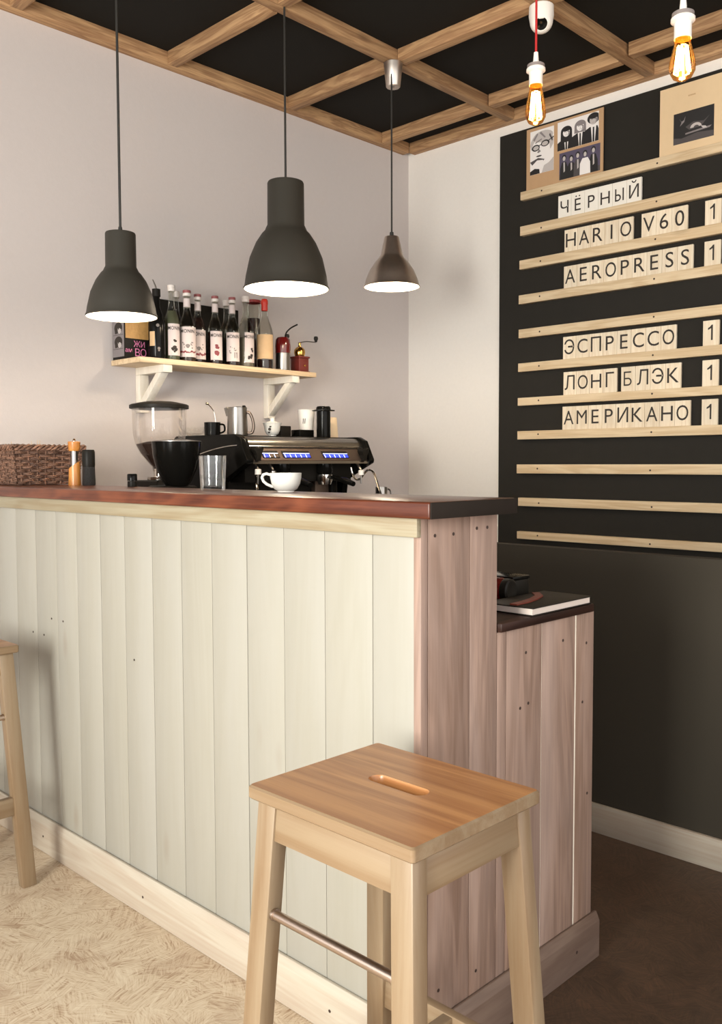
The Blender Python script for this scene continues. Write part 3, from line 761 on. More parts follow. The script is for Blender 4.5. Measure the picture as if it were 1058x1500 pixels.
# pepper mill
p = empty('pepper_mill', (1.447, 2.714, CT), 'honey wood pepper mill with a clear slanted window beside the basket', 'pepper mill')
n = 36; m = MB()
prof_b = [(0, 0), (0.0198, 0), (0.0200, 0.003), (0.0185, 0.035)]
m.lathe(prof_b, n)
# slanted top of the lower body
A = []; B = []
for i in range(n):
    a = 2 * PI * i / n; d = cos(a - math.radians(-45))
    A.append(m.bm.verts.new((0.0185 * cos(a), 0.0185 * sin(a), 0.035)))
    B.append(m.bm.verts.new((0.0182 * cos(a), 0.0182 * sin(a), 0.065 + 0.013 * d)))
for i in range(n): m._f([A[i], A[(i + 1) % n], B[(i + 1) % n], B[i]], 0, 0.3, True)
m._f(B, 0, 0.3)
bmesh.ops.remove_doubles(m.bm, verts=m.bm.verts[:], dist=1e-5)
m.build('body', 'millwood', p)
MB().lathe([(0, 0.045), (0.0118, 0.045), (0.0118, 0.112), (0, 0.112)], 28).build('tube', 'steel', p)
MB().lathe([(0, 0.111), (0.0165, 0.111), (0.0185, 0.117), (0.0198, 0.140), (0.0185, 0.142), (0, 0.142)], 32).build('cap', 'millwood', p)
MB().lathe([(0, 0.142), (0.003, 0.142), (0.003, 0.144), (0.0055, 0.147), (0.0045, 0.151), (0, 0.152)], 20).build('knob', 'chrome', p)
# dark grinder jar of peppercorns
p = empty('spice_grinder', (1.474, 2.672, CT), 'small glass spice grinder with a black cap right of the wooden pepper mill', 'spice grinder')
MB().lathe([(0, 0), (0.020, 0), (0.021, 0.004), (0.0195, 0.060), (0, 0.060)], 28).build('jar', 'pepper', p)
MB().lathe([(0, 0.060), (0.0195, 0.060), (0.0205, 0.066), (0.0205, 0.108), (0.018, 0.115), (0, 0.115)], 28).build('cap', 'blacksat', p)
# small black shaker further along
p = empty('black_shaker', (1.470, 2.405, CT), 'tiny black two-part shaker at the back edge of the bar top', 'shaker')
MB().lathe([(0, 0), (0.014, 0), (0.0145, 0.003), (0.0140, 0.017), (0, 0.017)], 24).build('base', 'blacksat', p)
MB().lathe([(0, 0.017), (0.0148, 0.0185), (0.0150, 0.036), (0.013, 0.039), (0, 0.039)], 24).build('lid', 'blackgloss', p)

# wicker basket
bk = empty('wicker_basket', (1.425, 3.00, CT), 'brown woven wicker basket on the far end of the bar top', 'basket')
hx, hy, bh = 0.105, 0.150, 0.118
def rim(t, grow):
    """point on a rounded rectangle, t in 0..1, counter-clockwise from the near left corner."""
    X, Y = hx + grow, hy + grow; per = 4 * (X + Y); d = (t % 1.0) * per
    if d < 2 * X: p = (-X + d, -Y)
    elif d < 2 * X + 2 * Y: p = (X, -Y + d - 2 * X)
    elif d < 4 * X + 2 * Y: p = (X - (d - 2 * X - 2 * Y), Y)
    else: p = (-X, Y - (d - 4 * X - 2 * Y))
    k = 0.02; return p
NS = 38; rows = 12
m = MB()
for r in range(rows):
    z = 0.006 + bh * r / rows; grow = 0.018 * (z / bh)
    for half in range(2):
        pts = []
        for i in range(NS * 4 + 1):
            t = i / (NS * 4)
            x, y = rim(t, grow)
            ph = sin(t * NS * PI + PI * (r % 2)) * 0.0042
            L_ = math.hypot(x / (hx + grow), y / (hy + grow))
            nx, ny = (0, math.copysign(1, y)) if abs(y) > hy + grow - 1e-6 else (math.copysign(1, x), 0)
            pts.append((x + nx * ph, y + ny * ph, z + half * 0.0046 + random.uniform(-.0009, .0009)))
        m.tube(pts, 0.0026, 6, cap=False)
m.build('weave', 'willow', bk)
m = MB()
for i in range(NS):
    t = (i + 0.5) / NS
    a = rim(t, 0.0); b = rim(t, 0.018)
    m.tube([(a[0], a[1], 0.002), (b[0], b[1], bh)], 0.0028, 6)
m.build('stakes', 'willowY', bk)
m = MB()
for k in range(3):
    pts = []
    for i in range(121):
        t = i / 120; x, y = rim(t, 0.019)
        ph = 2 * PI * (t * 22 + k / 3)
        pts.append((x * (1 + 0.0075 / hx * cos(ph) * 0.5), y * (1 + 0.0075 / hy * cos(ph) * 0.5), bh + 0.006 + 0.0075 * sin(ph)))
    m.tube(pts, 0.0042, 7, cap=False)
m.build('rim', 'willow', bk)
MB().box(-hx, hx, -hy, hy, 0.0015, 0.006).build('base', 'willow', bk)
m = MB()
for x, y, a, h in ((-0.02, -0.10, 0.3, 0.15), (0.0, -0.05, -0.3, 0.148), (0.03, -0.02, 0.2, 0.152), (-0.05, 0.0, -0.2, 0.146)):
    m.tube([(x, y, 0.0062), (x + 0.01 * a, y, 0.08), (x + 0.03 * a, y, h)], [0.001, 0.001, 0.0006], 6)
tag(m.build('dried_straw', 'straw', None, (1.425, 3.00, CT)), 'few dry straw stalks poking out of the wicker basket', 'dried straw', kind='stuff')

# ------------------------------------------------------------------ things on the low counter
SZ = 0.8458
bk2 = empty('book', (1.719, 1.124, SZ + 0.0003), 'black hardback book lying flat on the low side counter', 'book', rz=math.radians(0.5))
MB().box(-0.118, 0.118, -0.061, 0.061, 0.0025, 0.0155, 0).build('pages', 'pages', bk2)
MB().box(-0.121, 0.121, -0.064, 0.064, 0.0155, 0.0180, 0, bev=0.0008).box(-0.121, 0.121, -0.064, 0.064, 0.0, 0.0025, 0, bev=0.0008).box(-0.121, 0.121, 0.0615, 0.064, 0.0, 0.018, 0).build('cover', 'bookcover', bk2)
m = MB()
P = [(-0.115, -0.012), (-0.07, -0.010), (-0.02, 0.000), (0.03, 0.018), (0.065, 0.050)]
A = []
for i, (x, y) in enumerate(P):
    j0, j1 = P[max(0, i - 1)], P[min(len(P) - 1, i + 1)]
    d = Vector((j1[0] - j0[0], j1[1] - j0[1])).normalized(); nrm = Vector((-d.y, d.x)) * 0.009
    A.append([(x + nrm.x, y + nrm.y), (x - nrm.x, y - nrm.y)])
poly = [a[0] for a in A] + [a[1] for a in A[::-1]]
m.prism(poly, 'Z', 0.0, 0.003, 0)
tag(m.build('leather_strap', 'leather', None, (1.719, 1.124, SZ + 0.0186)), 'red brown leather strap lying across the black book', 'strap')
rc_ = empty('thermos_flask', (1.728, 1.222, SZ + 0.0285), 'dark red metal flask lying on its side behind the black book', 'flask')
qy = Vector((0.06, -1, 0)).to_track_quat('Z', 'X')
MB().lathe([(0, -0.20), (0.026, -0.20), (0.028, -0.19), (0.028, -0.012), (0.026, 0.0), (0, 0.0)], 36, axis=qy).build('body', 'redgloss', rc_)
MB().lathe([(0, 0.0), (0.0262, 0.0), (0.0270, 0.004), (0.0262, 0.016), (0.022, 0.019), (0.008, 0.016), (0, 0.016)], 36, axis=qy).build('cap', 'blacksat', rc_)
tn = empty('black_tin', (1.803, 1.262, SZ + 0.0004), 'small black lidded box right of the red flask on the side counter', 'box')
MB().box(-0.034, 0.034, -0.034, 0.060, 0, 0.044, 0, bev=0.003).build('body', 'blacksat', tn)
MB().box(-0.036, 0.036, -0.036, 0.062, 0.044, 0.053, 0, bev=0.003).build('lid', 'blackgloss', tn)

# ------------------------------------------------------------------ espresso machine
EX0, EX1, EYF, EYB, EZT = 2.288, 3.000, 2.900, 3.405, 1.292
em = empty('espresso_machine', (2.644, 3.15, BZ), 'long black and steel espresso machine with blue lit buttons', 'espresso machine')
def LE(m): bmesh.ops.translate(m.bm, vec=(-2.644, -3.15, -BZ), verts=m.bm.verts[:]); return m
side = [(3.40, 0.90), (3.40, 1.262), (3.36, 1.290), (2.945, 1.290), (2.905, 1.272), (2.862, 1.185), (2.866, 1.170), (3.04, 1.095), (3.06, 0.90)]
side = [(u, v) for u, v in side]
LE(MB().prism(side, 'X', 2.274, 2.312, 0, bev=0.005)).build('side_panel', 'blackgloss', em)
LE(MB().prism(side, 'X', 2.986, 3.018, 0, bev=0.005)).build('side_panel', 'blackgloss', em)
# chrome line along the left flank
pts = []
for i in range(15):
    t = i / 14; y = 2.925 + (3.21 - 2.925) * t
    pts.append((2.2735, y, 1.243 - 0.040 * t ** 1.7))
LE(MB().tube(pts, 0.0024, 8)).build('chrome_strip', 'chrome', em)
# rounded steel top hood
hood = [(3.39, 1.169), (3.39, 1.281)] + [(2.965 - 0.052 * sin(a), 1.236 + 0.046 * cos(a)) for a in [PI / 2 * i / 8 for i in range(9)]] + [(2.95, 1.236), (2.95, 1.169)]
LE(MB().prism(hood, 'X', 2.3125, 2.9855, 0)).build('hood', 'steel', em)
LE(MB().box(2.33, 2.97, 2.99, 3.385, 1.2822, 1.2875, 0, bev=0.001)).build('cup_tray', 'blacksat', em)
LE(MB().tube([(2.313, 2.9125, 1.240), (2.985, 2.9125, 1.240)], 0.0032, 10)).build('chrome_strip', 'chrome', em)
pan = [(2.949, 1.234), (2.914, 1.234), (2.878, 1.184), (2.878, 1.180), (2.949, 1.180)]
LE(MB().prism(pan, 'X', 2.3125, 2.9855, 0)).build('button_panel', 'panelbrown', em)
LE(MB().prism([(2.949, 1.1795), (2.874, 1.1795), (2.870, 1.168), (2.949, 1.168)], 'X', 2.3125, 2.9855, 0)).build('lower_lip', 'steel', em)
# key rows on the sloping panel
slope = Vector((0, 2.878 - 2.914, 1.184 - 1.234)).normalized(); nrm = Vector((0, -0.050, 0.036)).normalized()
for x0, x1, nk in ((2.380, 2.462, 3), (2.492, 2.640, 5), (2.722, 2.870, 5)):
    row = bpy.data.objects.new('key_row', None)
    m = MB()
    c0 = Vector((0, 2.914, 1.234)) + slope * 0.016; c1 = Vector((0, 2.914, 1.234)) + slope * 0.052
    def Q(x, c, h): v = c + nrm * h; return (x, v.y, v.z)
    m.hexa([Q(x0 - .004, c0, 0), Q(x1 + .004, c0, 0), Q(x1 + .004, c1, 0), Q(x0 - .004, c1, 0), Q(x0 - .004, c0, .002), Q(x1 + .004, c0, .002), Q(x1 + .004, c1, .002), Q(x0 - .004, c1, .002)], 0)
    ro = LE(m).build('key_plate', 'blacksat', em)
    for k in range(nk):
        a = x0 + (x1 - x0) * k / nk + 0.002; b = x0 + (x1 - x0) * (k + 1) / nk - 0.002
        lit = 'led' if (nk == 5 or k == 0) else 'panelbrown'
        kk = MB()
        d0 = c0 + slope * 0.016; d1 = c0 + slope * 0.034
        kk.hexa([Q(a, d0, .002), Q(b, d0, .002), Q(b, d1, .002), Q(a, d1, .002), Q(a, d0, .004), Q(b, d0, .004), Q(b, d1, .004), Q(a, d1, .004)], 0)
        e0 = c0 + slope * 0.013; e1 = c0 + slope * 0.016
        kk.hexa([Q(a - .002, e0, .002), Q(b + .002, e0, .002), Q(b + .002, e1, .002), Q(a - .002, e1, .002), Q(a - .002, e0, .0045), Q(b + .002, e0, .0045), Q(b + .002, e1, .0045), Q(a - .002, e1, .0045)], 1)
        g0 = c0 + slope * 0.020; g1 = c0 + slope * 0.036
        kk.hexa([Q(a, g0, .0041), Q(a + .004, g0, .0041), Q(a + .004, g1, .0041), Q(a, g1, .0041), Q(a, g0, .0045), Q(a + .004, g0, .0045), Q(a + .004, g1, .0045), Q(a, g1, .0045)], 1)
        LE(kk).build('key', [lit, 'ledwhite'], ro)
    bpy.data.objects.remove(row)
# steam levers at both ends of the panel
for xc in (2.338, 2.958):
    m = MB()
    m.prism([(xc - 0.022, 1.238), (xc - 0.006, 1.228), (xc + 0.006, 1.228), (xc + 0.022, 1.240), (xc + 0.024, 1.228), (xc + 0.009, 1.205), (xc + 0.010, 1.180), (xc - 0.012, 1.180), (xc - 0.010, 1.205), (xc - 0.024, 1.224)], 'Y', 2.862, 2.892, 0, bev=0.002)
    LE(m).build('steam_lever', 'blacksat', em)
# lower body, splash back, drip tray
LE(MB().box(2.33, 2.97, 3.06, 3.38, 0.94, 1.10, 0).box(2.34, 2.96, 2.96, 3.38, 1.09, 1.168, 0)).build('lower_body', 'blacksat', em)
LE(MB().box(2.800, 2.885, 3.030, 3.058, 0.94, 1.10, 0, bev=0.002)).build('splash_panel', 'panelbrown', em)
LE(MB().box(2.886, 2.915, 3.01, 3.058, 0.94, 1.105, 0, bev=0.002)).build('corner_post', 'blackgloss', em)
LE(MB().box(2.32, 2.98, 2.82, 3.38, 0.872, 0.935, 0, bev=0.004)).build('drip_tray', 'steel', em)
for x in (2.36, 2.94):
    for y in (2.87, 3.34):
        LE(MB().lathe([(0, BZ), (0.022, BZ), (0.018, 0.872), (0, 0.872)], 20, (x, y, 0))).build('foot', 'blacksat', em)
# groups with portafilters
for xg in (2.52, 2.77):
    o = LE(MB().lathe([(0, 1.168), (0.036, 1.168), (0.036, 1.130), (0.030, 1.120), (0, 1.120)], 32, (xg, 2.935, 0))).build('group_head', 'blackgloss', em)
    m = MB(); m.lathe([(0, 1.119), (0.034, 1.119), (0.034, 1.092), (0.028, 1.075), (0, 1.075)], 32, (xg, 2.935, 0))
    o = LE(m).build('portafilter', 'chrome', em)
    mh = MB().tube([(xg, 2.902, 1.108), (xg - 0.004, 2.86, 1.106), (xg - 0.012, 2.79, 1.094), (xg - 0.018, 2.735, 1.080)], [0.007, 0.011, 0.014, 0.011], 14)
    LE(mh).build('handle', 'blackgloss', o)
# white steam taps with stems
for x, y, z in ((2.335, 2.868, 1.135), (2.415, 2.868, 1.128), (2.935, 2.868, 1.126)):
    LE(MB().lathe([(0, -0.010), (0.013, -0.010), (0.013, 0.010), (0.010, 0.012), (0, 0.012)], 20, (x, y, z))).build('tap_knob', 'whiteplastic' if x != 2.415 else 'steel', em)
    LE(MB().tube([(x, y, z - 0.010), (x, y + 0.002, z - 0.05)], 0.004, 10).tube([(x, y, z + 0.012), (x, y + 0.03, 1.172)], 0.006, 10)).build('tap_stem', 'steel', em)
# steam wands
def smooth(P, n=6):
    out = []
    for i in range(len(P) - 1):
        p0, p1, p2, p3 = [Vector(P[max(0, min(len(P) - 1, j))]) for j in (i - 1, i, i + 1, i + 2)]
        for k in range(n):
            t = k / n
            out.append(0.5 * ((2 * p1) + (p2 - p0) * t + (2 * p0 - 5 * p1 + 4 * p2 - p3) * t * t + (3 * p1 - p0 - 3 * p2 + p3) * t ** 3))
    out.append(Vector(P[-1])); return out
LE(MB().tube(smooth([(2.905, 2.905, 1.150), (2.912, 2.90, 1.120), (2.932, 2.90, 1.097), (2.962, 2.90, 1.098), (2.985, 2.90, 1.118), (3.008, 2.90, 1.136), (3.035, 2.90, 1.136), (3.055, 2.90, 1.118), (3.082, 2.90, 1.060), (3.110, 2.90, 1.000)]), 0.0052, 10)).build('steam_wand', 'chrome', em)
LE(MB().tube(smooth([(2.345, 2.89, 1.12), (2.33, 2.87, 1.08), (2.325, 2.855, 1.03), (2.32, 2.85, 0.97)]), 0.005, 10)).build('steam_wand', 'chrome', em)

# small steel cup on the back counter by the wand, with tall support hidden below the bar top
mc = empty('steel_pitcher', (3.232, 3.02, BZ), 'small steel pitcher under the tip of the steam wand', 'pitcher')
MB().lathe([(0, 0), (0.040, 0), (0.042, 0.004), (0.040, 0.12), (0.030, 0.17), (0.029, 0.213), (0.0275, 0.213), (0.0285, 0.172), (0.038, 0.12), (0.038, 0.006), (0, 0.005)], 32).build('body', 'steel', mc)
MB().tube(smooth([(0.032, 0, 0.20), (0.062, 0, 0.195), (0.068, 0, 0.14), (0.042, 0, 0.08)]), 0.004, 8).build('handle', 'steel', mc)

# things on top of the machine
MT = 1.2877
k = empty('milk_jug', (2.374, 3.05, MT), 'tall steel jug with lid and curved handle on top of the espresso machine', 'jug')
MB().lathe([(0, 0), (0.0425, 0), (0.0435, 0.004), (0.0405, 0.112), (0.0415, 0.118), (0.0395, 0.118), (0.039, 0.112), (0.041, 0.006), (0, 0.005)], 40).build('body', 'steel', k)
MB().lathe([(0, 0.114), (0.039, 0.113), (0.039, 0.117), (0.02, 0.121), (0, 0.122)], 32).lathe([(0, 0.121), (0.007, 0.121), (0.008, 0.127), (0.005, 0.131), (0, 0.131)], 16, (0.026, -0.012, -0.004), 1).build('lid', ['steel', 'blacksat'], k)
d = Vector((0.70, -0.71, 0))
MB().tube(smooth([d * 0.039 + Vector((0, 0, 0.098)), d * 0.052 + Vector((0, 0, 0.094)), d * 0.064 + Vector((0, 0, 0.068)), d * 0.068 + Vector((0, 0, 0.035)), d * 0.060 + Vector((0, 0, 0.012)), d * 0.043 + Vector((0, 0, 0.010))]), 0.0062, 10).build('handle', 'jughandle', k)
MB().tube([Vector((-0.70, 0.71, 0)) * 0.036 + Vector((0, 0, 0.085)), Vector((-0.70, 0.71, 0)) * 0.050 + Vector((0, 0, 0.117))], [0.012, 0.007], 10).build('spout', 'steel', k)

k = empty('black_mug', (2.332, 3.17, MT), 'black mug left of the steel jug on the espresso machine', 'mug')
MB().lathe([(0, 0), (0.031, 0), (0.034, 0.004), (0.035, 0.058), (0.0325, 0.058), (0.032, 0.006), (0, 0.005)], 32).build('body', 'blackgloss', k)
MB().tube(smooth([d * 0.033 + Vector((0, 0, 0.05)), d * 0.050 + Vector((0, 0, 0.046)), d * 0.052 + Vector((0, 0, 0.022)), d * 0.034 + Vector((0, 0, 0.012))]), 0.004, 8).build('handle', 'blackgloss', k)
tag(MB().tube(smooth([(0.012, -0.012, 0.008), (0.010, -0.010, 0.06), (0.004, -0.004, 0.105), (-0.010, 0.010, 0.133), (-0.020, 0.020, 0.140)]), [0.0025] * 19 + [0.0035, 0.005, 0.006, 0.006, 0.005, 0.003], 8).build('spoon', 'chrome', None, (2.332, 3.17, MT)), 'bent steel spoon standing in the black mug', 'spoon')
k = tag(MB().lathe([(0, 0), (0.030, 0), (0.046, 0.012), (0.052, 0.030), (0.053, 0.042), (0.051, 0.042), (0.050, 0.030), (0.044, 0.014), (0, 0.003)], 36).build('glass_bowl', 'glass', None, (2.345, 3.315, MT)), 'low clear glass bowl at the back left of the espresso machine top', 'bowl')
k = tag(MB().lathe([(0, 0), (0.018, 0), (0.026, 0.012), (0.029, 0.036), (0.027, 0.036), (0.024, 0.012), (0, 0.004)], 28).build('espresso_cup', 'porcelain', None, (2.462, 3.33, MT)), 'small white cup mostly hidden behind the black mug and steel jug', 'cup')

k = empty('lidded_tea_bowl', (2.565, 3.05, MT), 'white lidded tea bowl with a knob on top of the espresso machine', 'tea bowl')
m = MB().lathe([(0, 0), (0.017, 0), (0.017, 0.005), (0.026, 0.010), (0.034, 0.026), (0.036, 0.044), (0.042, 0.058), (0.040, 0.059), (0.034, 0.046), (0.030, 0.026), (0, 0.009)], 36)
for a, z, s_ in ((-2.6, 0.03, 0.007), (-2.75, 0.018, 0.006), (-2.5, 0.042, 0.005)):
    R = 0.0355 if z > 0.025 else 0.0305
    m.poly([((R + 0.0006) * cos(a + s_ / R * cos(q)), (R + 0.0006) * sin(a + s_ / R * cos(q)), z + s_ * sin(q)) for q in [2 * PI * i / 8 for i in range(8)]], 1)
m.build('bowl', ['porcelain', 'ink'], k)
MB().lathe([(0, 0.050), (0.033, 0.052), (0.024, 0.063), (0.010, 0.066), (0.010, 0.076), (0.0115, 0.081), (0, 0.082)], 32).build('lid', 'porcelain', k)
tag(MB().box(-0.030, 0.030, -0.03, 0.03, 0, 0.052, bev=0.003).build('black_canister', 'blacksat', None, (2.715, 3.16, MT)), 'small upright black box right of the white tea bowl', 'box')
tag(MB().box(-0.045, 0.045, -0.03, 0.03, 0, 0.036, bev=0.003).build('black_tray', 'blackgloss', None, (2.815, 3.13, MT)), 'low flat black box between the tall box and the black coffee press', 'box')
k = empty('coffee_press', (2.873, 3.05, MT), 'tall black cylindrical coffee press with a flanged top on the machine', 'coffee press')
MB().lathe([(0, 0), (0.0315, 0), (0.0325, 0.004), (0.0325, 0.120), (0, 0.120)], 40).build('chamber', 'blackgloss', k)
MB().prism([(0.053 * cos(PI / 3 * i + 0.2), 0.053 * sin(PI / 3 * i + 0.2)) for i in range(6)], 'Z', 0.121, 0.127, 0, bev=0.002).build('flange', 'blackgloss', k)
MB().lathe([(0, 0.128), (0.034, 0.128), (0.034, 0.136), (0.030, 0.143), (0, 0.143)], 32).build('cap', 'blackgloss', k)
k = empty('takeaway_cup', (2.862, 3.155, MT), 'white printed paper cup half hidden behind the black coffee press', 'paper cup')
def cup(m, r0, r1, h): return m.lathe([(0, 0.003), (r0, 0), (r1, h), (r1 + 0.002, h + 0.001), (r1 + 0.002, h + 0.004), (r1 - 0.001, h + 0.004), (r0 - 0.001, 0.004), (0, 0.004)], 36)
m = cup(MB(), 0.029, 0.039, 0.128); m.build('cup_body', 'paperwhite', k)
m = MB()
def wrap(R0, R1, H, a0): return lambda u, v: ((R0 + (R1 - R0) * v / H + 0.0007) * cos(a0 + u / 0.036), (R0 + (R1 - R0) * v / H + 0.0007) * sin(a0 + u / 0.036), v)
fn = wrap(0.029, 0.039, 0.128, math.radians(-152))
write(m, 'II', lambda u, v: fn(u + 0.10 * v, v + 0.066), 0.024, 0)
m.build('print', 'ink', k)
k = empty('takeaway_cup', (3.010, 3.135, MT), 'plain cream paper cup upside down at the right end of the machine top', 'paper cup')
MB().lathe([(0, 0.100), (0.021, 0.100), (0.022, 0.098), (0.029, 0.004), (0.0305, 0.004), (0.0305, 0.0), (0.028, 0.0)], 36).build('cup_body', 'paper', k)

# ------------------------------------------------------------------ grinders
g = empty('coffee_grinder', (1.996, 3.06, BZ), 'coffee grinder with a clear bean hopper and flat black lid', 'coffee grinder')
Z = lambda z: z - BZ
MB().box(-0.085, 0.085, -0.11, 0.12, 0, 0.06, 0, bev=0.006).box(-0.060, 0.060, -0.07, 0.10, 0.06, Z(1.105), 0, bev=0.01).build('body', 'blacksat', g)
MB().lathe([(0, Z(1.104)), (0.048, Z(1.104)), (0.050, Z(1.110)), (0.050, Z(1.118)), (0.030, Z(1.120)), (0.026, Z(1.122)), (0.026, Z(1.150)), (0, Z(1.150))], 36).build('collar', 'chrome', g)
hz = [(0.027, 1.140), (0.030, 1.156), (0.052, 1.180), (0.078, 1.212), (0.096, 1.250), (0.1035, 1.290), (0.106, 1.384)]
MB().lathe([(r, Z(z)) for r, z in hz] + [(r - 0.0015, Z(z)) for r, z in hz[::-1]], 44).build('hopper', 'hopperglass', g)
bz = [(0, 1.143), (0.024, 1.143), (0.027, 1.158), (0.049, 1.182), (0.074, 1.213), (0.091, 1.246), (0.05, 1.256), (0, 1.262)]
tag(MB().lathe([(r, Z(z)) for r, z in bz], 40).build('beans', 'coffee', g), kind='stuff')
MB().lathe([(0, Z(1.384)), (0.108, Z(1.384)), (0.115, Z(1.386)), (0.115, Z(1.398)), (0.108, Z(1.402)), (0.06, Z(1.412)), (0.02, Z(1.415)), (0, Z(1.415))], 44).build('lid', 'blacksat', g)
m = MB().tube([(-0.05, -0.10, Z(1.118)), (-0.035, -0.05, Z(1.120)), (0.0, -0.04, Z(1.122))], 0.004, 8).tube([(0.05, -0.10, Z(1.118)), (0.035, -0.05, Z(1.120))], 0.004, 8)
m.build('fork', 'chrome', g)
g2 = empty('dosing_grinder', (1.880, 2.775, BZ), 'second grinder with a wide glossy black bowl left of the espresso machine', 'coffee grinder')
MB().box(-0.060, 0.075, -0.03, 0.11, 0, Z(1.09), 0, bev=0.012).build('body', 'blacksat', g2)
pr = [(0, 1.09), (0.040, 1.09), (0.052, 1.105), (0.072, 1.150), (0.084, 1.200), (0.0885, 1.248)]
MB().lathe([(r, Z(z)) for r, z in pr] + [(0.084, Z(1.252)), (0.04, Z(1.257)), (0, Z(1.258))], 48).build('bowl', 'blackgloss', g2)
MB().tube([(0.0885 * cos(2 * PI * i / 48), 0.0885 * sin(2 * PI * i / 48), Z(1.250)) for i in range(49)], 0.0016, 6, cap=False).build('rim', 'steel', g2)

# ------------------------------------------------------------------ wall shelf
SHZ = 1.605; SX0, SX1, SY0 = 2.012, 2.985, 3.2175
sh_ = empty('wall_shelf', (2.5, YW, SHZ), 'pale pine wall shelf on two white wooden brackets holding syrup bottles', 'shelf')
MB().box(SX0 - 2.5, SX1 - 2.5, SY0 - YW, -0.001, -0.022, 0, 0, bev=0.0012).build('board', 'shelf', sh_)
for xb in (2.128, 2.840):
    x0, x1 = xb - 2.5, xb + 0.043 - 2.5
    b = MB().box(x0, x1, SY0 + 0.008 - YW, -0.001, -0.054, -0.0225, 0, bev=0.001)
    br = b.build('bracket', 'white_wood', sh_)
    MB().box(x0, x1, -0.036, -0.001, -0.215, -0.0545, 0, bev=0.001).build('wall_post', 'white_wood', br)
    MB().hexa([(x0 + .003, -0.0365, -0.205), (x1 - .003, -0.0365, -0.205), (x1 - .003, -0.0365, -0.160), (x0 + .003, -0.0365, -0.160), (x0 + .003, -0.195, -0.0545), (x1 - .003, -0.195, -0.0545), (x1 - .003, -0.155, -0.0545), (x0 + .003, -0.155, -0.0545)], 0, bev=0.001).build('brace', 'white_wood', br)

CAMDIR = lambda x, y: math.atan2(-y, -x)
def bottle(x, y, h, r, liq, level, cap, label, face=0.0, lab=True, text='MONIN', prints='flower', neck_label=True, capname='white', kind='glass', labz=(0.07, 0.485), labw=2.0, labmat='label'):
    root = empty('syrup_bottle', (x, y, SHZ), label, 'bottle', 'syrup bottles on the wall shelf')
    prof = [(0, 0), (r * 0.94, 0), (r, 0.006), (r, h * 0.50), (r * 0.95, h * 0.55), (r * 0.72, h * 0.62), (r * 0.44, h * 0.71), (r * 0.37, h * 0.78), (r * 0.36, h * 0.93), (r * 0.42, h * 0.935), (r * 0.42, h * 0.95)]
    mb = MB().lathe(prof, 36)
    mb.build('glass_body', {'glass': 'bottleglass', 'dark': 'bottledark'}[kind], root)
    if liq:
        q = [(rr * 0.94, zz) for rr, zz in prof if zz <= level * h]
        q[0] = (0, 0.005); q[1] = (q[1][0], 0.005)
        # liquid surface radius by interpolation
        for (ra, za), (rb, zb) in zip(prof, prof[1:]):
            if za <= level * h < zb:
                rl = ra + (rb - ra) * (level * h - za) / (zb - za); q.append((rl * 0.94, level * h))
        q.append((0, level * h))
        MB().lathe(q, 32).build('liquid', liq, root)
    MB().lathe([(r * 0.40, h * 0.915), (r * 0.47, h * 0.917), (r * 0.47, h * 0.958), (r * 0.44, h * 0.960)], 28, mat=1).lathe([(r * 0.44, h * 0.960), (r * 0.47, h * 0.963), (r * 0.47, h * 0.995), (r * 0.42, h), (0, h)], 28).build('cap', [cap, 'capwhite'], root)
    a = CAMDIR(x, y) + face
    if lab:
        z0, z1 = h * labz[0], h * labz[1]
        half = labw / 2
        lb = MB().lathe([(r + 0.0006, z0), (r + 0.0006, z1)], 28, a0=a - half, a1=a + half).build('label', labmat, root)
        wr = lambda u, v: ((r + 0.0012) * cos(a + u / r), (r + 0.0012) * sin(a + u / r), v)
        t = MB(); n_ = 0
        if text:
            write(t, text, lambda u, v: wr(u, v + z1 - 0.026), 0.0145, 0, maxw=r * 1.65, spacing=1.08, bold=0.013); n_ += 1
        def blob(u, v, s_, mi):
            t.poly([wr(u + s_ * cos(q_) * (1 + .25 * sin(3 * q_)), v + s_ * sin(q_)) for q_ in [2 * PI * i / 12 for i in range(12)]], mi)
        rb = random.Random(int(x * 1000))
        if prints == 'flower':
            for q_ in range(15):
                blob(-r * labw * .42 + r * labw * .84 * q_ / 14, z0 + .022 + rb.uniform(-.004, .004), rb.uniform(.0025, .0055), 1)
            for q_ in range(9):
                blob(rb.choice((-1, 1)) * rb.uniform(.012, .024), z0 + rb.uniform(.036, .066), rb.uniform(.0015, .0035), 2)
            blob(0, z0 + .046, .009, 2)
        elif prints == 'fruit':
            for q_ in range(5): blob(rb.uniform(-.006, .006), z0 + .058 + rb.uniform(-.005, .005), .006, 1)
            for q_ in range(5): blob(rb.uniform(-.006, .006), z0 + .030 + rb.uniform(-.006, .006), .007, 1)
        elif prints == 'sketch':
            for q_ in range(12): blob(rb.uniform(-.016, .014), z0 + rb.uniform(.034, .066), rb.uniform(.0012, .003), rb.choice((0, 2)))
            t.poly([wr(.004, z0 + .014), wr(.018, z0 + .014), wr(.018, z0 + .040), wr(.004, z0 + .040)], 2)
        elif prints == 'dark':
            for q_ in range(6): blob(rb.uniform(-.012, .006), z0 + .026 + rb.uniform(-.010, .010), rb.uniform(.004, .008), 0)
            for q_ in range(4): blob(rb.uniform(-.002, .012), z0 + .058 + rb.uniform(-.006, .006), rb.uniform(.003, .006), 0)
        for q_ in range(3):
            t.poly([wr(-.016, z0 + .004 + q_ * .0035), wr(.016, z0 + .004 + q_ * .0035), wr(.016, z0 + .0052 + q_ * .0035), wr(-.016, z0 + .0052 + q_ * .0035)], 2)
        if text or prints: t.build('print', ['ink', 'lblred', 'lblgrey'], lb)
        else: t.bm.free()
    if neck_label:
        MB().lathe([(r * 0.42, h * 0.765), (r * 0.395, h * 0.885)], 24).build('neck_label', 'label', root)
    return root
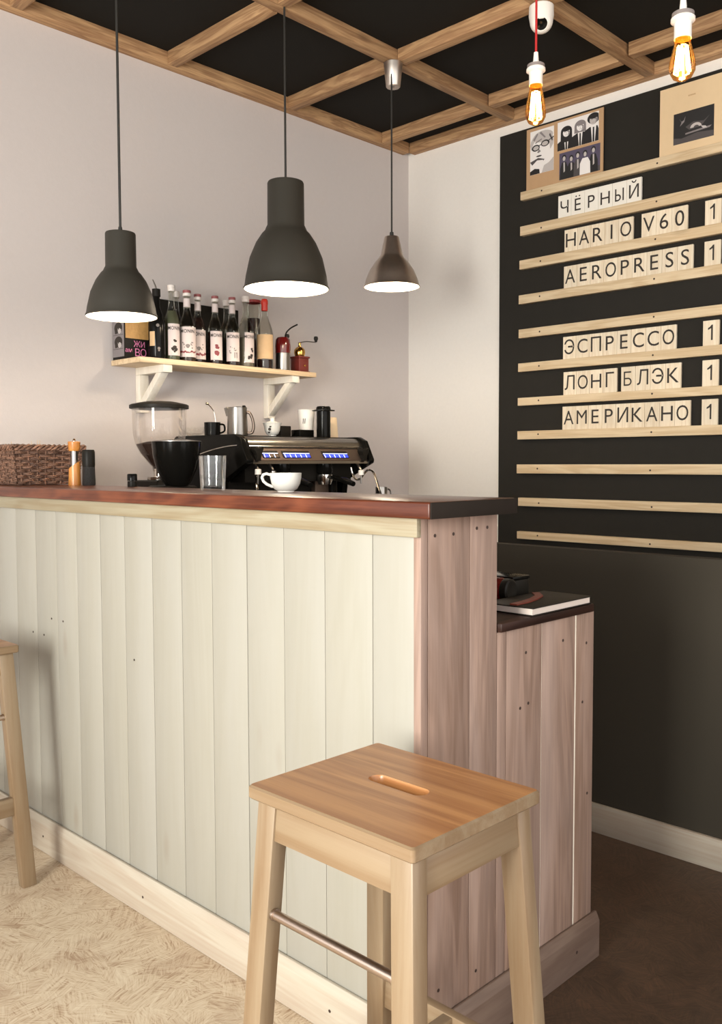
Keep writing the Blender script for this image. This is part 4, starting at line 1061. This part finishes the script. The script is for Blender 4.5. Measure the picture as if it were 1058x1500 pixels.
bottle(2.215, 3.29, 0.322, 0.034, 'syr_green', 0.66, 'capwhite', 'greenish syrup bottle with tall white cap beside the dark blue bottle', face=0.35, prints='dark', neck_label=False, labw=1.7)
bottle(2.299, 3.378, 0.318, 0.032, 'syr_grey', 0.5, 'capwhite', 'syrup bottle with white cap half hidden in the back row at left', lab=False, neck_label=False)
bottle(2.292, 3.288, 0.310, 0.037, 'syr_brown', 0.5, 'caprose', 'syrup bottle with the largest red flowered label, rose cap, facing straight out', face=0.05, prints='flower', labw=2.5)
bottle(2.372, 3.322, 0.308, 0.034, 'syr_dark', 0.66, 'caprose', 'dark filled syrup bottle partly behind the flowered label bottle', face=0.10, prints='flower', labw=2.4)
bottle(2.442, 3.290, 0.305, 0.033, 'syr_dark', 0.48, 'caprose', 'syrup bottle with two red fruit prints on a narrow label', face=0.22, prints='fruit', labw=1.8)
bottle(2.569, 3.376, 0.313, 0.032, 'syr_grey', 0.5, 'capwhite', 'syrup bottle with white cap hidden in the back row at right', lab=False, neck_label=False)
bottle(2.533, 3.285, 0.310, 0.034, 'syr_dark', 0.48, 'caprose', 'syrup bottle with grey line drawing on its white label', face=0.12, prints='sketch', labw=2.0)
bottle(2.614, 3.290, 0.326, 0.037, 'syr_clear', 0.42, 'capwhite', 'clear syrup bottle with white cap and label turned to the right', face=0.62, prints='dark', labw=1.5, neck_label=False)
# red wax sealed bottle
r_ = empty('sealed_bottle', (2.722, 3.285, SHZ), 'clear bottle sealed with bright red wax and a plain tan label', 'bottle')
MB().lathe([(0, 0), (0.037, 0), (0.039, 0.006), (0.039, 0.165), (0.034, 0.19), (0.018, 0.235), (0.0135, 0.262), (0.0135, 0.30)], 36).build('glass_body', 'bottleglass', r_)
MB().lathe([(0, 0.005), (0.035, 0.005), (0.0365, 0.045), (0, 0.045)], 32).build('liquid', 'syr_dark', r_)
MB().lathe([(0.0138, 0.272), (0.0150, 0.276), (0.0148, 0.300), (0.0165, 0.303), (0.0165, 0.318), (0.012, 0.326), (0, 0.327)], 24).build('wax_seal', 'redwax', r_)
MB().lathe([(0.0396, 0.048), (0.0396, 0.160)], 30, a0=CAMDIR(2.7, 3.28) - 1.25, a1=CAMDIR(2.7, 3.28) + 1.25).build('label', 'labelkraft', r_)
# jar with red lid
j = empty('preserve_jar', (2.742, 3.390, SHZ), 'tall glass jar with a flat dark red lid behind the wax sealed bottle', 'jar')
MB().lathe([(0, 0), (0.030, 0), (0.032, 0.005), (0.032, 0.31), (0.030, 0.318), (0.030, 0.325)], 32).build('glass_body', 'bottleglass', j)
MB().lathe([(0, 0.005), (0.029, 0.005), (0.0295, 0.25), (0, 0.25)], 28).build('contents', 'wine', j)
MB().lathe([(0.033, 0.322), (0.0365, 0.323), (0.0365, 0.334), (0.034, 0.336), (0, 0.336)], 32).build('lid', 'redlid', j)
# dark blue bottle with pourer
db = empty('liqueur_bottle', (2.137, 3.285, SHZ), 'dark blue bottle with a metal pourer at the left end of the shelf row', 'bottle')
MB().lathe([(0, 0), (0.033, 0), (0.035, 0.006), (0.035, 0.15), (0.030, 0.185), (0.015, 0.22), (0.014, 0.275), (0, 0.275)], 36).build('glass_body', 'blackgloss', db)
MB().lathe([(0.0155, 0.262), (0.0175, 0.263), (0.0175, 0.294), (0, 0.294)], 24).build('cap', 'blacksat', db)
MB().tube([(0, 0, 0.294), (-0.003, 0.003, 0.31), (-0.010, 0.010, 0.334)], [0.004, 0.0035, 0.002], 8).build('pourer', 'steel', db)
a = CAMDIR(2.137, 3.285)
lb = MB().lathe([(0.0357, 0.055), (0.0357, 0.115)], 20, a0=a - 0.95, a1=a - 0.25).build('label', 'labelkraft', db)
t = MB()
for u, v, s_ in ((0.004, 0.140, 0.007), (0.008, 0.045, 0.006), (0.008, 0.036, 0.004)):
    t.poly([(0.0361 * cos(a + (u + s_ * cos(q)) / 0.0355), 0.0361 * sin(a + (u + s_ * cos(q)) / 0.0355), v + s_ * sin(q)) for q in [2 * PI * i / 10 for i in range(10)]], 0)
t.build('print', 'boxgrey', db)
# black board behind the bottles
tag(MB().box(0, 0.44, 0, 0.018, 0, 0.285, bev=0.002).build('black_board', 'blacksat', None, (2.235, 3.420, SHZ)), 'black board leaning on the wall behind the syrup bottles', 'board')
# printed carton
bx = empty('printed_carton', (2.018, 3.345, SHZ), 'tall printed carton with dark haired faces and pink letters at the left shelf end', 'carton')
m = MB().box(0, 0.135, 0, 0.092, 0, 0.205, 0, bev=0.001); m.build('box', 'blacksat', bx)
m = MB()
m.poly([(-0.0005, 0.001, 0.012), (-0.0005, 0.001, 0.203), (-0.0005, 0.091, 0.203), (-0.0005, 0.091, 0.012)], 3)
for zc in (0.070, 0.128, 0.186):
    s_ = [(0, arc(.52, .004, .36, .023)), (0, [(.18, .004), (.22, -.020), (.40, -.020), (.40, .004)]), (4, [(.46, .002), (.78, .002), (.76, -.016), (.62, -.022), (.50, -.016)]), (0, [(.44, .008), (.52, -.005), (.62, .004), (.76, -.004), (.84, .010)]), (0, [(.05, -.026), (.95, -.026), (.95, -.0245), (.05, -.0245)])]
    for i, (mi, pts) in enumerate(s_):
        m.poly([(-0.0006 - i * 0.00005, 0.090 - u * 0.087, min(zc + v, 0.2)) for u, v in pts], mi)
m.build('side_print', ['ink', 'g0', 'g1', 'g2', 'g3'], bx)
MB().box(0.006, 0.128, -0.0012, 0, 0.088, 0.200, 0).build('gold_panel', 'gold', bx)
m = MB()
for txt, u0, v0, h in (('Ж', 0.060, 0.054, 0.024), ('И', 0.088, 0.054, 0.022), ('В', 0.062, 0.016, 0.030), ('О', 0.090, 0.016, 0.030), ('ам', 0.020, 0.030, 0.018)):
    write(m, txt, lambda u, v: (u0 + u, -0.0006, v0 + v), h, 0, maxw=0.032)
m.build('front_print', 'pink', bx)
# red grinder with bent handle
mg = empty('hand_grinder', (2.832, 3.285, SHZ), 'dark red and steel hand coffee grinder with a bent crank', 'hand grinder')
MB().lathe([(0, 0), (0.034, 0), (0.035, 0.004), (0.035, 0.085), (0, 0.085)], 32).build('base', 'steel', mg)
MB().lathe([(0, 0.0855), (0.036, 0.086), (0.037, 0.12), (0.034, 0.150), (0.026, 0.160), (0, 0.160)], 32).build('body', 'redgloss', mg)
MB().lathe([(0, 0.160), (0.010, 0.160), (0.012, 0.166), (0.010, 0.176), (0, 0.178)], 20, (0.018, -0.010, 0)).build('nut', 'blacksat', mg)
MB().tube(smooth([(0.012, -0.006, 0.168), (0.016, -0.010, 0.186), (0.030, -0.026, 0.206), (0.052, -0.048, 0.222)]), 0.0036, 8).build('crank', 'blacksat', mg)
# box mill with brass dome
bm_ = empty('box_coffee_mill', (2.943, 3.29, SHZ), 'red wooden box coffee mill with brass dome and crank at the right shelf end', 'coffee mill')
MB().box(-0.036, 0.036, -0.036, 0.036, 0, 0.008, 0, bev=0.002).box(-0.031, 0.031, -0.031, 0.031, 0.008, 0.070, 0, bev=0.002).box(-0.036, 0.036, -0.036, 0.036, 0.070, 0.079, 0, bev=0.002).build('box', 'redwood', bm_)
dr = MB().box(-0.022, 0.022, -0.0330, -0.0312, 0.016, 0.050, 0, bev=0.0006).build('drawer', 'redwood', bm_)
MB().lathe([(0, 0), (0.004, 0), (0.005, 0.006), (0, 0.008)], 14, (0, -0.0330, 0.034), axis=Vector((0, -1, 0)).to_track_quat('Z', 'X')).build('knob', 'brass', dr)
MB().lathe([(0.018, 0.0795), (0.024, 0.084), (0.028, 0.098), (0.026, 0.112), (0.018, 0.122), (0.008, 0.127), (0.006, 0.140), (0.008, 0.146), (0, 0.150)], 32).build('dome', 'brass', bm_)
MB().tube(smooth([(0, 0, 0.146), (0.020, -0.020, 0.152), (0.040, -0.040, 0.150), (0.056, -0.056, 0.148)]), 0.0026, 8).build('crank', 'steel', bm_)
MB().lathe([(0, 0), (0.006, 0.0), (0.007, 0.006), (0.011, 0.016), (0.009, 0.026), (0, 0.029)], 20, (0.056, -0.056, 0.149)).build('knob', 'blacksat', bm_)

# ------------------------------------------------------------------ pendant lamps
def hektar(loc, R, label, zr, zt):
    """Bell shade: tall neck drum over a dome. zr rim height, zt top of the neck."""
    root = empty('pendant_lamp', (loc[0], loc[1], zr), label, 'pendant lamp', 'dark bell pendant lamps')
    H = zt - zr; n = 56
    rn = R * 0.436
    pr = [(R * 1.0, 0.0), (R * 1.015, 0.004), (R * 0.985, 0.012), (R * 0.955, H * 0.12), (R * 0.86, H * 0.29), (R * 0.71, H * 0.43), (R * 0.57, H * 0.515), (rn * 1.14, H * 0.545), (rn * 1.10, H * 0.565), (rn, H * 0.60), (rn * 0.985, H * 0.985), (rn * 0.95, H), (0, H)]
    MB().lathe(pr, n).build('shade', 'lampgrey', root)
    inn = [(R * 0.992, 0.001), (R * 0.972, 0.012), (R * 0.94, H * 0.12), (R * 0.845, H * 0.285), (R * 0.695, H * 0.42), (R * 0.555, H * 0.505), (rn * 0.93, H * 0.56), (rn * 0.92, H * 0.9), (0, H * 0.9)]
    MB().lathe(inn, n).build('lining', 'lampwhite', root)
    MB().lathe([(0, 0.0), (R * .13, R * .02), (R * .19, R * .12), (R * .2, R * .22), (R * .15, R * .36), (R * .09, R * .46), (R * .09, R * .62), (0, R * .62)], 24, (0, 0, H * 0.22)).build('bulb', 'bulbglow', root)
    MB().lathe([(0, 0), (0.008, 0), (0.006, 0.02), (0, 0.02)], 16, (0, 0, H)).tube([(0, 0, H + 0.018), (0, 0, ZC - zr)], 0.0042, 10).build('cord', 'cordblack', root)
    L = bpy.data.lights.new('lamp light', 'POINT'); L.energy = 4.5 * (R / 0.16) ** 2; L.color = (1.0, 0.84, 0.64); L.shadow_soft_size = R * 0.16
    lo = bpy.data.objects.new('lamp light', L); COL.objects.link(lo); lo.parent = root; lo.location = (0, 0, H * 0.10)
    return root
hektar((2.318, 2.665), 0.163, 'large dark grey bell pendant lamp hanging nearest the middle', 1.838, 2.243)
hektar((1.600, 2.665), 0.1145, 'smaller dark grey bell pendant lamp at left above the bottle shelf end', 1.652, 1.925)

fo = empty('pendant_lamp', (2.931, 2.675, 1.930), 'small brushed aluminium pendant lamp near the room corner', 'pendant lamp')
R = 0.1205
pr = [(R, 0), (R * 1.02, 0.003), (R * 0.985, 0.010), (R * 0.93, 0.035), (R * 0.80, 0.072), (R * 0.60, 0.108), (R * 0.46, 0.126), (R * 0.43, 0.132), (R * 0.40, 0.138), (R * 0.27, 0.212), (R * 0.25, 0.216), (0, 0.216)]
MB().lathe(pr, 56).build('shade', 'alu', fo)
MB().lathe([(R * 0.985, 0.002), (R * 0.91, 0.035), (R * 0.78, 0.070), (R * 0.58, 0.105), (R * 0.38, 0.128), (R * 0.3, 0.19), (0, 0.19)], 48).build('lining', 'lampwhite', fo)
MB().lathe([(0, 0.0), (.014, .003), (.024, .016), (.024, .03), (.016, .05), (.011, .07), (0, .07)], 24, (0, 0, 0.045)).build('bulb', 'bulbglow', fo)
MB().lathe([(0, 0.216), (0.009, 0.216), (0.008, 0.236), (0, 0.236)], 16).tube([(0, 0, 0.234), (0, 0, ZB - 1.930 - 0.06)], 0.0038, 10).build('cord', 'cordblack', fo)
m = MB().lathe([(0.040, ZB - 1.930 - 0.002), (0.042, ZB - 1.930 - 0.004), (0.040, ZB - 1.930 - 0.02), (0.031, ZB - 1.930 - 0.10), (0.028, ZB - 1.930 - 0.104), (0.007, ZB - 1.930 - 0.102), (0.007, ZB - 1.930 - 0.06)], 40, (0.028, 0.016, 0)).build('canopy', 'alu', fo)
L = bpy.data.lights.new('lamp light', 'POINT'); L.energy = 3.2; L.color = (1.0, 0.84, 0.64); L.shadow_soft_size = 0.02
lo = bpy.data.objects.new('lamp light', L); COL.objects.link(lo); lo.parent = fo; lo.location = (0, 0, 0.025)

def edison(x, y, z0, zs, label):
    """z0 bulb tip, zs socket mouth."""
    h = zs - z0
    root = empty('bare_bulb_lamp', (x, y, z0), label, 'bulb lamp', 'bare filament bulb lamps')
    pr = [(0, 0), (0.010, 0.001), (0.022, 0.008), (0.0305, 0.024), (0.0315, 0.038), (0.028, h * 0.55), (0.020, h * 0.85), (0.0165, h), (0.0165, h + 0.01)]
    bl = MB().lathe(pr, 36).build('bulb', 'amberglass', root)
    m = MB()
    for i in range(8):
        a = 2 * PI * i / 8 + 0.3
        m.tube([(0.011 * cos(a), 0.011 * sin(a), h * 0.80), (0.0185 * cos(a), 0.0185 * sin(a), 0.020)], 0.0024, 6)
    for i in range(8):
        a = 2 * PI * i / 8 + 0.3; b = a + 2 * PI / 8
        q = (0.0185, 0.020) if i % 2 else (0.011, h * 0.80)
        m.tube([(q[0] * cos(a), q[0] * sin(a), q[1]), (q[0] * cos(b), q[0] * sin(b), q[1])], 0.0014, 6)
    m.build('filament', 'filament', bl)
    MB().tube([(0, 0, 0.02), (0, 0, h * 0.95)], 0.003, 8).build('glass_stem', 'glass', bl)
    MB().lathe([(0.0195, h - 0.004), (0.0205, h - 0.004), (0.0205, h + 0.033), (0.0285, h + 0.038), (0.0285, h + 0.045), (0.0245, h + 0.048), (0.0245, h + 0.058), (0.010, h + 0.061), (0.009, h + 0.064), (0.0065, h + 0.094), (0, h + 0.094)], 32).build('socket', 'whiteplastic', root)
    MB().lathe([(0.0246, h + 0.0485), (0.0262, h + 0.049), (0.0262, h + 0.057), (0.0246, h + 0.0575)], 32).build('ring', 'lblgrey', root)
    MB().tube([(0, 0, h + 0.093), (0, 0, ZC - z0)], 0.0035, 8).build('cord', 'cordred', root)
    L = bpy.data.lights.new('filament light', 'POINT'); L.energy = 1.2; L.color = (1.0, 0.62, 0.28); L.shadow_soft_size = 0.02
    lo = bpy.data.objects.new('filament light', L); COL.objects.link(lo); lo.parent = root; lo.location = (0, 0, -0.02)
edison(2.385, 1.583, 2.196, 2.318, 'amber filament bulb in a white socket on a red cord, the lower of two')
edison(2.165, 1.016, 2.098, 2.202, 'amber filament bulb in a white socket nearest the upper right corner')

# security camera under a ceiling batten joint
sc_ = empty('security_camera', (2.990, 1.962, ZB), 'white dome security camera under a ceiling batten joint', 'security camera')
MB().lathe([(0, -0.001), (0.040, -0.001), (0.046, -0.006), (0.047, -0.040), (0.043, -0.062), (0.038, -0.066), (0, -0.066)], 40).build('base', 'whiteplastic', sc_)
tgt = (Vector((0.3, 0.2, 0.6)) - Vector((2.99, 1.962, ZB))).normalized(); q = tgt.to_track_quat('Z', 'Y')
ball = [(0.043 * sin(a), -0.043 * cos(a)) for a in [PI * i / 16 for i in range(13)]] + [(0.026, 0.032), (0.026, 0.036), (0.0225, 0.036), (0.0225, 0.033)]
MB().lathe(ball, 36, (0, 0, -0.060), axis=q).build('ball', 'whiteplastic', sc_)
MB().lathe([(0.0225, 0.033), (0.021, 0.034), (0.010, 0.032), (0.009, 0.036), (0, 0.037)], 32, (0, 0, -0.060), axis=q).build('lens', 'blackgloss', sc_)

# ------------------------------------------------------------------ daylight
for a, b in ((WY0, 0.66), (0.72, WY1)):
    L = bpy.data.lights.new('window daylight', 'AREA'); L.shape = 'RECTANGLE'
    L.size = WZ1 - WZ0; L.size_y = b - a; L.energy = 52; L.color = (1.0, 1.0, 0.93)
    o = bpy.data.objects.new('window daylight', L); COL.objects.link(o)
    o.matrix_world = Matrix(((0, 0, -1), (0, 1, 0), (1, 0, 0))).to_4x4()
    o.location = (WX - 0.14, (a + b) / 2, (WZ0 + WZ1) / 2)
wd = bpy.data.worlds.new('World'); S.world = wd; wd.use_nodes = True
bg = wd.node_tree.nodes['Background']; bg.inputs[0].default_value = (1.0, 0.985, 0.97, 1); bg.inputs[1].default_value = 1.65

S.view_settings.view_transform = 'Standard'; S.view_settings.look = 'None'
S.view_settings.exposure = 0.72; S.view_settings.gamma = 1.0; S.view_settings.use_curve_mapping = False
S.cycles.use_denoising = True
S.cycles.max_bounces = 8; S.cycles.transparent_max_bounces = 24
S.cycles.caustics_reflective = False; S.cycles.caustics_refractive = False
S.cycles.sample_clamp_indirect = 4.0
